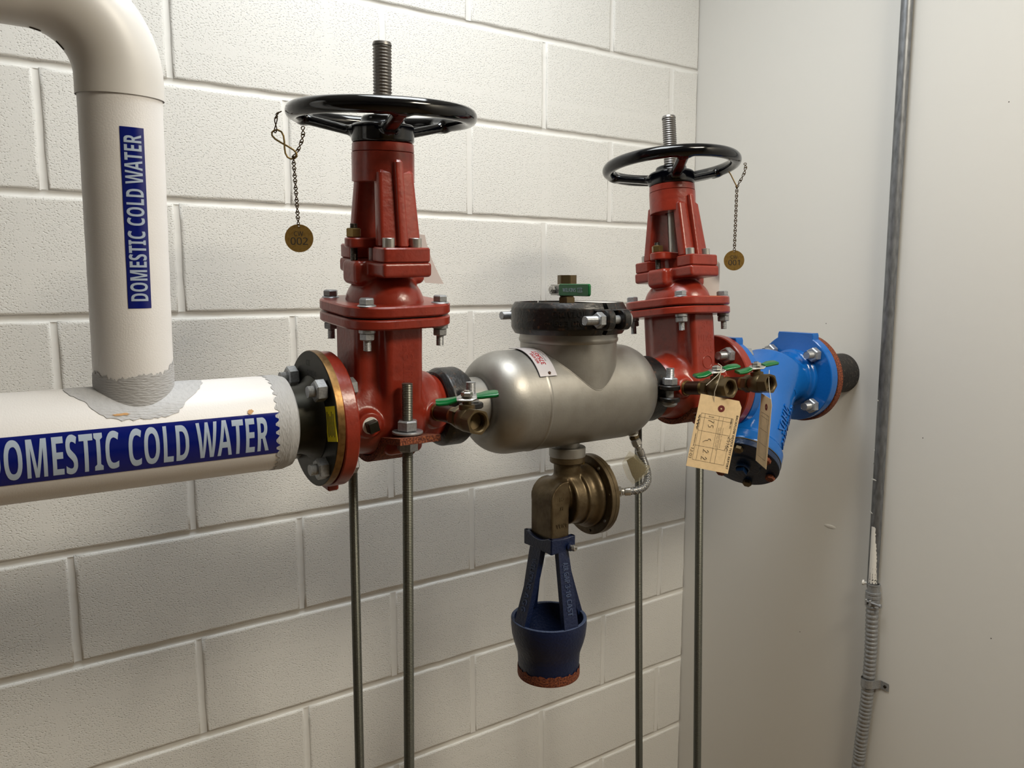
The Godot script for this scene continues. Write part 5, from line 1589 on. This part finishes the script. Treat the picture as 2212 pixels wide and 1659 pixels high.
# ---------------------------------------------------------------- rods and clamps
func make_supports() -> void:
	var rod_mesh := MB.new().thread(0.0078, 0.0, 1.5, 0.00231, 0.00095, Transform3D(), 14).mesh()
	var nut := MB.new().hexa(0.0258, 0.0, 0.0150).mesh()
	var wash := MB.new().lathe([Vector2(0.008, 0), Vector2(0.0212, 0), Vector2(0.0216, 0.0006), Vector2(0.0216, 0.0024), Vector2(0.0212, 0.0030), Vector2(0.008, 0.0030)], Transform3D(), 32).mesh()
	var rods := [
		["threaded support rod behind the valve beside the insulated pipe", Vector3(0.170, 1.492, 0.3545), Vector3(0.170, 0.0, 0.345), "back"],
		["threaded support rod in front of the bronze-flanged valve", Vector3(0.171, 1.5465, 0.5478), Vector3(0.171, 0.0, 0.508), "front"],
		["threaded support rod behind the relief valve hose near the corner", Vector3(0.797, 1.470, 0.345), Vector3(0.797, 0.0, 0.392), "back"],
		["threaded support rod in front of the valve at the strainer", Vector3(0.797, 1.560, 0.509), Vector3(0.797, 0.0, 0.553), "front"]]
	for q in rods:
		var a: Vector3 = q[1]; var b: Vector3 = q[2]
		var l := a.distance_to(b)
		var X := along(b, a - b)
		var t := thing("threaded_rod", q[0], "threaded rod", X, "threaded support rods")
		part("rod", rod_mesh, M.rod_steel, t, Transform3D(Basis.from_scale(Vector3(1, l / 1.5, 1)), Vector3.ZERO))
		var ear := l - (0.0700 if q[1].x < 0.5 and q[3] == "front" else 0.022 if q[1].x < 0.5 else 0.100 if q[3] == "front" else 0.02)
		part("nut", nut, M.galvanised, t, T(0, ear + 0.0035, 0))
		part("washer", wash, M.galvanised, t, T(0, ear + 0.0002, 0))
		part("nut", nut, M.galvanised, t, Transform3D(Basis(Vector3.UP, 0.3), Vector3(0, ear - 0.0100 - 0.0152, 0)))
		part("foot_plate", MB.new().prism(rrect(0.04, 0.04, 0.004, 3), 0.0, 0.006, Transform3D(), 0.001), M.galvanised, t)
	# lower halves of pipe clamps under the valve bodies
	var i := 0
	for q in [["rusted steel clamp carrying the bronze-flanged valve on two rods", Vector3(0.174, 1.4956, PZ), 1.4765, 1.4705, 0.5473, 0.3545, 0.0665], ["rusted steel clamp carrying the valve at the strainer on two rods", Vector3(0.797, 1.4878, PZ), 1.4600, 1.4500, 0.5065, 0.3455, 0.0665]]:
		var c: Vector3 = q[1]
		var t := thing("pipe_clamp", q[0], "pipe clamp", T(c.x, c.y, c.z), "rusted pipe clamps")
		var r: float = q[6]
		var f: float = q[2] - c.y - 0.0045; var bk: float = q[3] - c.y - 0.0045
		var yf := f - 0.0045; var yb := bk - 0.0045
		# strap path in the y-z plane
		var path := []
		path.append(Vector3(0, f, q[4] - c.z + 0.032))
		var af := asin(clampf(f / r, -1, 1)); var ab := PI - asin(clampf(bk / r, -1, 1))
		for k in 21:
			var a := lerpf(af - 0.12, -(TAU - ab) + 0.12, k / 20.0)
			path.append(Vector3(0, sin(a) * r, cos(a) * r))
		path.append(Vector3(0, bk, q[5] - c.z - 0.030))
		var m := MB.new()
		flat_bar(m, path, 0.031, 0.0045)
		part("strap", m, M.rust, t)
		i += 1

# bar of rectangular section along a path in the y-z plane
func flat_bar(m: MB, path: Array, hw: float, th: float) -> void:
	var k := path.size()
	var pr := []
	for i in k:
		var d: Vector3 = (path[mini(i + 1, k - 1)] - path[maxi(i - 1, 0)]).normalized()
		pr.append([path[i], Vector3.RIGHT.cross(d).normalized()])
	for i in k - 1:
		var a: Vector3 = pr[i][0]; var b: Vector3 = pr[i + 1][0]
		var na: Vector3 = pr[i][1]; var nb: Vector3 = pr[i + 1][1]
		for s in [-1.0, 1.0]:
			var q := m.v.size()
			m.vert(a + na * th * s - Vector3.RIGHT * hw, na * s); m.vert(a + na * th * s + Vector3.RIGHT * hw, na * s)
			m.vert(b + nb * th * s + Vector3.RIGHT * hw, nb * s); m.vert(b + nb * th * s - Vector3.RIGHT * hw, nb * s)
			m.quad(q, q + 1, q + 2, q + 3)
			q = m.v.size()
			m.vert(a + na * th + Vector3.RIGHT * hw * s, Vector3.RIGHT * s); m.vert(a - na * th + Vector3.RIGHT * hw * s, Vector3.RIGHT * s)
			m.vert(b - nb * th + Vector3.RIGHT * hw * s, Vector3.RIGHT * s); m.vert(b + nb * th + Vector3.RIGHT * hw * s, Vector3.RIGHT * s)
			m.quad(q, q + 1, q + 2, q + 3)
	for e in 2:
		var p: Vector3 = pr[0 if e == 0 else k - 1][0]; var nn: Vector3 = pr[0 if e == 0 else k - 1][1]
		var d: Vector3 = (path[0] - path[1]).normalized() if e == 0 else (path[k - 1] - path[k - 2]).normalized()
		m.flat([p + nn * th - Vector3.RIGHT * hw, p + nn * th + Vector3.RIGHT * hw, p - nn * th + Vector3.RIGHT * hw, p - nn * th - Vector3.RIGHT * hw], d)

# ---------------------------------------------------------------- sensing hose and its pouch
func make_hose() -> void:
	var A := Vector3(0.6575, 1.4225, 0.4790)
	var t := thing("sensing_hose", "short braided steel hose from tank to relief valve cover", "hose", T(A.x, A.y, A.z))
	var d1 := Vector3(0.10, -0.95, 0.10).normalized()
	var d2 := Vector3(0.30, -0.93, 0.25).normalized()
	part("tank_stub", MB.new().lathe([Vector2(0.0, -0.012), Vector2(0.0105, -0.012), Vector2(0.0100, 0.010), Vector2(0.0, 0.010)], along(Vector3.ZERO, d1), 20), M.blasted_stainless, t)
	part("sealing_tape", MB.new().lathe([Vector2(0.0088, 0.010), Vector2(0.0088, 0.0135)], along(Vector3.ZERO, d1), 20), M.seal_tape, t)
	var p1 := d1 * 0.0135
	part("brass_nut", MB.new().hexa(0.0165, 0.0, 0.007, along(p1, d2)), M.aged_brass, t)
	part("swivel_nut", MB.new().hexa(0.0170, 0.008, 0.0195, along(p1, d2)), M.bright_steel, t)
	part("ferrule", MB.new().lathe([Vector2(0.0068, 0.0195), Vector2(0.0072, 0.021), Vector2(0.0062, 0.023), Vector2(0.0062, 0.028), Vector2(0.0076, 0.029), Vector2(0.0076, 0.038), Vector2(0.0068, 0.039)], along(p1, d2), 20), M.bright_steel, t)
	var p2 := p1 + d2 * 0.038
	var out := Vector3(0.83, 0.05, 0.55).normalized()
	var S := Vector3(0.590, 1.3195, 0.5035) - A
	var E := S + out * 0.030
	var pts := []
	var P := [p2, p2 + d2 * 0.035, E + out * 0.045, E]
	for i in 25:
		var u := i / 24.0
		pts.append(P[0] * pow(1 - u, 3) + P[1] * 3 * u * pow(1 - u, 2) + P[2] * 3 * u * u * (1 - u) + P[3] * pow(u, 3))
	part("braided_hose", MB.new().tube(pts, 0.0064, 12), M.worn_galvanised, t)
	# cross-wound wires of the braid
	var br := MB.new()
	for w in 8:
		var q := []
		var dirn := 1.0 if w % 2 else -1.0
		for i in 49:
			var f := i / 2.0
			var i0 := mini(int(f), 23)
			var c: Vector3 = (pts[i0] as Vector3).lerp(pts[i0 + 1], f - i0)
			var dd: Vector3 = (pts[i0 + 1] - pts[i0]).normalized()
			var s := dd.cross(Vector3(0.5, 0.2, -0.8)).normalized(); var up := dd.cross(s)
			var a := dirn * i * 0.55 + TAU * w / 8.0
			q.append(c + (s * cos(a) + up * sin(a)) * 0.0066)
		br.tube(q, 0.0006, 4)
	part("braid", br, M.bright_steel, t)
	part("cover_stub", MB.new().lathe([Vector2(0.0072, -0.016), Vector2(0.0072, 0.004)], along(S, out), 18), M.brass, t)
	part("cover_nut", MB.new().hexa(0.0172, 0.003, 0.0155, along(S, out)), M.bright_steel, t)
	part("cover_ferrule", MB.new().lathe([Vector2(0.0066, 0.0155), Vector2(0.0072, 0.017), Vector2(0.0062, 0.020), Vector2(0.0076, 0.022), Vector2(0.0076, 0.031), Vector2(0.0066, 0.032)], along(S, out), 20), M.bright_steel, t)
	# clear pouch with a frayed card, wired to the hose
	var c := Vector3(0.6415, 1.3570, 0.5060)
	var k := thing("plastic_pouch", "yellowed clear plastic pouch with frayed card on braided hose", "tag pouch", T(c.x, c.y, c.z))
	var F := Basis(Vector3(0.735, 0.05, 0.675), Vector3(0.02, 1, -0.1), Vector3(-0.69, 0.08, 0.72)).orthonormalized()
	var rim := [Vector2(-0.0235, 0.0095), Vector2(-0.010, 0.0300), Vector2(0.002, 0.0230), Vector2(0.017, 0.0055), Vector2(0.0255, 0.0030), Vector2(0.021, -0.010), Vector2(0.008, -0.0215), Vector2(-0.006, -0.0300), Vector2(-0.0155, -0.0180), Vector2(-0.0215, -0.002)]
	var po := MB.new()
	for s in [1.0, -1.0]:
		var rings := []
		for rr in 4:
			var row := []
			for q in rim: row.append(Vector3(q.x, q.y, 0) * [1.0, 0.92, 0.6, 0.2][rr] + Vector3(0, 0, s * [0.0, 0.0022, 0.0048, 0.0056][rr]))
			rings.append(row)
		for rr in 3:
			for i in rim.size():
				var j := (i + 1) % rim.size()
				var q := po.v.size()
				for w in [rings[rr][i], rings[rr][j], rings[rr + 1][j], rings[rr + 1][i]]: po.vert(w, (Vector3(w.x, w.y, 0) * 12.0 + Vector3(0, 0, s)).normalized())
				po.quad(q, q + 1, q + 2, q + 3)
		po.flat(rings[3], Vector3(0, 0, s))
	part("film", po, M.yellowed_film, k, Transform3D(F, Vector3.ZERO))
	var card := PackedVector2Array([Vector2(-0.0155, 0.0135), Vector2(-0.0035, 0.0200), Vector2(0.012, 0.0060), Vector2(0.019, -0.0020), Vector2(0.013, -0.0130), Vector2(-0.001, -0.0230), Vector2(-0.0065, -0.0140)])
	part("card", MB.new().prism(card, -0.0008, 0.0030, Transform3D(F * Basis(Vector3(1, 0, 0), Vector3(0, 0, 1), Vector3(0, 1, 0)), Vector3.ZERO), 0.0008), M.frayed_card, k)

# ---------------------------------------------------------------- conduit on the plastered wall
func make_conduit() -> void:
	var x := CORNER - 0.0124
	var z := 0.5725
	var t := thing("steel_conduit", "straight galvanised conduit running down the plastered wall", "conduit", T(x, 1.02, z))
	part("tube", MB.new().lathe([Vector2(0.0117, -0.012), Vector2(0.0117, CEIL - 1.02)], Transform3D(), 28), M.worn_galvanised, t)
	var rng := RandomNumberGenerator.new()
	rng.seed = 77
	# dried paint along the side next to the wall
	var strip := MB.new()
	for j in 41:
		var u := j / 40.0
		var y := lerpf(0.0, 0.13, u)
		var a1 := lerpf(1.9, 2.75, pow(u, 1.6)) + rng.randf_range(-0.12, 0.12)
		for e in 4:
			var a := lerpf(3.4, a1, e / 3.0)
			var d := Vector3(cos(a), 0, sin(a))
			strip.vert(d * 0.0120 + Vector3(0, y, 0), d)
	for j in 40:
		for e in 3:
			var b := j * 4 + e
			strip.quad(b, b + 1, b + 5, b + 4)
	part("paint_smear", strip, M.painted_plaster, t, Transform3D(), "dried wall paint on the conduit")
	for q in [[0.16, 3.9, 0.012], [0.235, 3.6, 0.010], [0.30, 4.1, 0.007], [0.27, 4.3, 0.006], [0.41, 3.8, 0.004]]:
		part("paint_drip", MB.new().lathe([Vector2(0.0016, 0), Vector2(0.0012, 0.0006), Vector2(0, 0.0008)], Transform3D(), 8), M.painted_plaster, t, along(Vector3(cos(q[1]), 0, sin(q[1])) * 0.0117 + Vector3(0, q[0], 0), Vector3(cos(q[1]), 0, sin(q[1]))) * Transform3D(Basis.from_scale(Vector3(1, 1, q[2] / 0.0016)), Vector3.ZERO))
	# coupling between tube and armoured cable
	var c := thing("conduit_connector", "die-cast connector joining straight and flexible conduit", "conduit connector", T(x, 0.985, z + 0.003))
	part("sleeve", MB.new().lathe([Vector2(0.0118, 0.033), Vector2(0.0142, 0.033), Vector2(0.0142, 0.030), Vector2(0.0132, 0.029), Vector2(0.0132, 0.0145), Vector2(0.0162, 0.0140), Vector2(0.0162, 0.0095), Vector2(0.0152, 0.0090), Vector2(0.0152, 0.0065), Vector2(0.0162, 0.0060), Vector2(0.0162, 0.0005), Vector2(0.0150, 0.0), Vector2(0.0150, -0.014), Vector2(0.0118, -0.016)].map(func(v): return v), Transform3D(), 32), M.galvanised, c)
	part("set_screw", MB.new().lathe([Vector2(0.0032, 0.012), Vector2(0.0032, 0.019), Vector2(0.0062, 0.0195), Vector2(0.0062, 0.0235), Vector2(0, 0.0245)], Transform3D(Basis(Vector3(0, 1, 0), Vector3(-0.35, 0.12, -0.93).normalized(), Vector3(1, 0, 0)).orthonormalized(), Vector3(0, 0.031, 0)), 14), M.painted_plaster, c, Transform3D(), "paint-covered set screw")
	part("clamp_screw", MB.new().tube([Vector3(-0.016, -0.0060, -0.004), Vector3(-0.015, -0.0070, 0.010), Vector3(-0.013, -0.0080, 0.024)], 0.0024, 10).lathe([Vector2(0, 0.0), Vector2(0.0046, 0.0), Vector2(0.0046, 0.004), Vector2(0, 0.0045)], along(Vector3(-0.0130, -0.0080, 0.0235), Vector3(0.08, -0.03, 1)), 14), M.galvanised, c)
	for s in [-1.0, 1.0]:
		part("clamp_lug", MB.new().box(Vector3(-0.0215, -0.0140, -0.0018), Vector3(-0.0115, 0.0, 0.0018), 0.001), M.galvanised, c, T(0, 0, s * 0.0045))
	# armoured flexible conduit
	var path := [[0.976, 0.5762], [0.92, 0.5778], [0.8687, 0.5790], [0.8137, 0.5785], [0.7691, 0.5772], [0.73, 0.5755], [0.6888, 0.5725], [0.63, 0.568], [0.5729, 0.5650], [0.45, 0.557], [0.3, 0.552], [0.15, 0.55], [0.0, 0.55]]
	var cv := Curve3D.new()
	for i in path.size():
		var p := Vector3(CORNER - 0.0145, path[i][0], path[i][1])
		var pv: Array = path[maxi(i - 1, 0)]; var nx: Array = path[mini(i + 1, path.size() - 1)]
		var tn := Vector3(0, nx[0] - pv[0], nx[1] - pv[1]) / 6.0
		cv.add_point(p, -tn, tn)
	var f := thing("flexible_conduit", "ribbed armoured flexible conduit bending below the connector", "flexible conduit", T(CORNER - 0.0145, 0.0, 0.55))
	var pitch := 0.0099
	var L := cv.get_baked_length()
	var pts := []; var rad := []
	var cnt := int(L / pitch)
	for i in cnt:
		for k in 5:
			pts.append(cv.sample_baked((i + k / 5.0) * pitch, true) - Vector3(CORNER - 0.0145, 0.0, 0.55))
			rad.append([0.0114, 0.0130, 0.0137, 0.0137, 0.0130][k])
	part("armour", MB.new().tube(pts, rad, 20, false, false), M.galvanised, f)
	# one-hole strap
	var s := thing("conduit_strap", "one-hole strap holding the flexible conduit to the plastered wall", "pipe strap", T(CORNER, 0.787, 0.578))
	var sm := MB.new()
	var sp := []
	for k in 15:
		var a := lerpf(-PI * 0.62, PI * 0.5, k / 14.0)
		sp.append(Vector3(-0.0145 - cos(a) * 0.0152, 0, sin(a) * 0.0152))
	sp.append(Vector3(-0.004, 0, 0.0185)); sp.append(Vector3(-0.0012, 0, 0.023)); sp.append(Vector3(-0.0012, -0.001, 0.041))
	for i in sp.size():
		var d: Vector3 = (sp[mini(i + 1, sp.size() - 1)] - sp[maxi(i - 1, 0)]).normalized()
		var nn := Vector3.UP.cross(d).normalized()
		if nn.dot(sp[i] - Vector3(-0.0145, 0, 0)) < 0.0 and i < 16: nn = -nn
		if i >= 16: nn = Vector3.LEFT
		for e in [-1.0, 1.0]: sm.vert(sp[i] + Vector3(0, e * 0.0095, 0) + nn * 0.0008, nn)
	for i in sp.size() - 1: sm.quad(2 * i, 2 * i + 1, 2 * i + 3, 2 * i + 2)
	part("band", sm, M.galvanised, s)
	part("screw", MB.new().lathe([Vector2(0.0038, 0), Vector2(0.0034, 0.0014), Vector2(0, 0.002)], Transform3D(Basis(Vector3.BACK, PI / 2), Vector3(-0.0020, -0.001, 0.032)), 14), M.dark_steel, s)


func _ready() -> void:
	var cam := Camera3D.new()
	cam.name = "camera"
	cam.fov = 51.396
	cam.position = Vector3(-0.32683, 1.68476, 1.52873)
	cam.rotation = Vector3(deg_to_rad(-7.2706), deg_to_rad(-34.4444), 0.0)
	cam.near = 0.02
	add_child(cam)
	cam.current = true
	var we := WorldEnvironment.new()
	we.name = "surroundings"
	var env := Environment.new()
	env.background_mode = Environment.BG_COLOR
	env.background_color = Color(0, 0, 0)
	env.tonemap_mode = Environment.TONE_MAPPER_LINEAR
	env.tonemap_exposure = 0.98
	env.sdfgi_enabled = true
	env.ssao_enabled = true
	env.ssil_enabled = true
	we.environment = env
	add_child(we)
	make_materials()
	make_lights()
	make_room()
	make_insulated_pipe()
	make_bronze_flange()
	make_valves()
	make_tank()
	make_relief()
	make_air_gap()
	make_strainer()
	make_wall_pipe()
	make_supports()
	make_conduit()
	make_cocks()
	make_hose()
	make_tags()
	make_paper_tags()
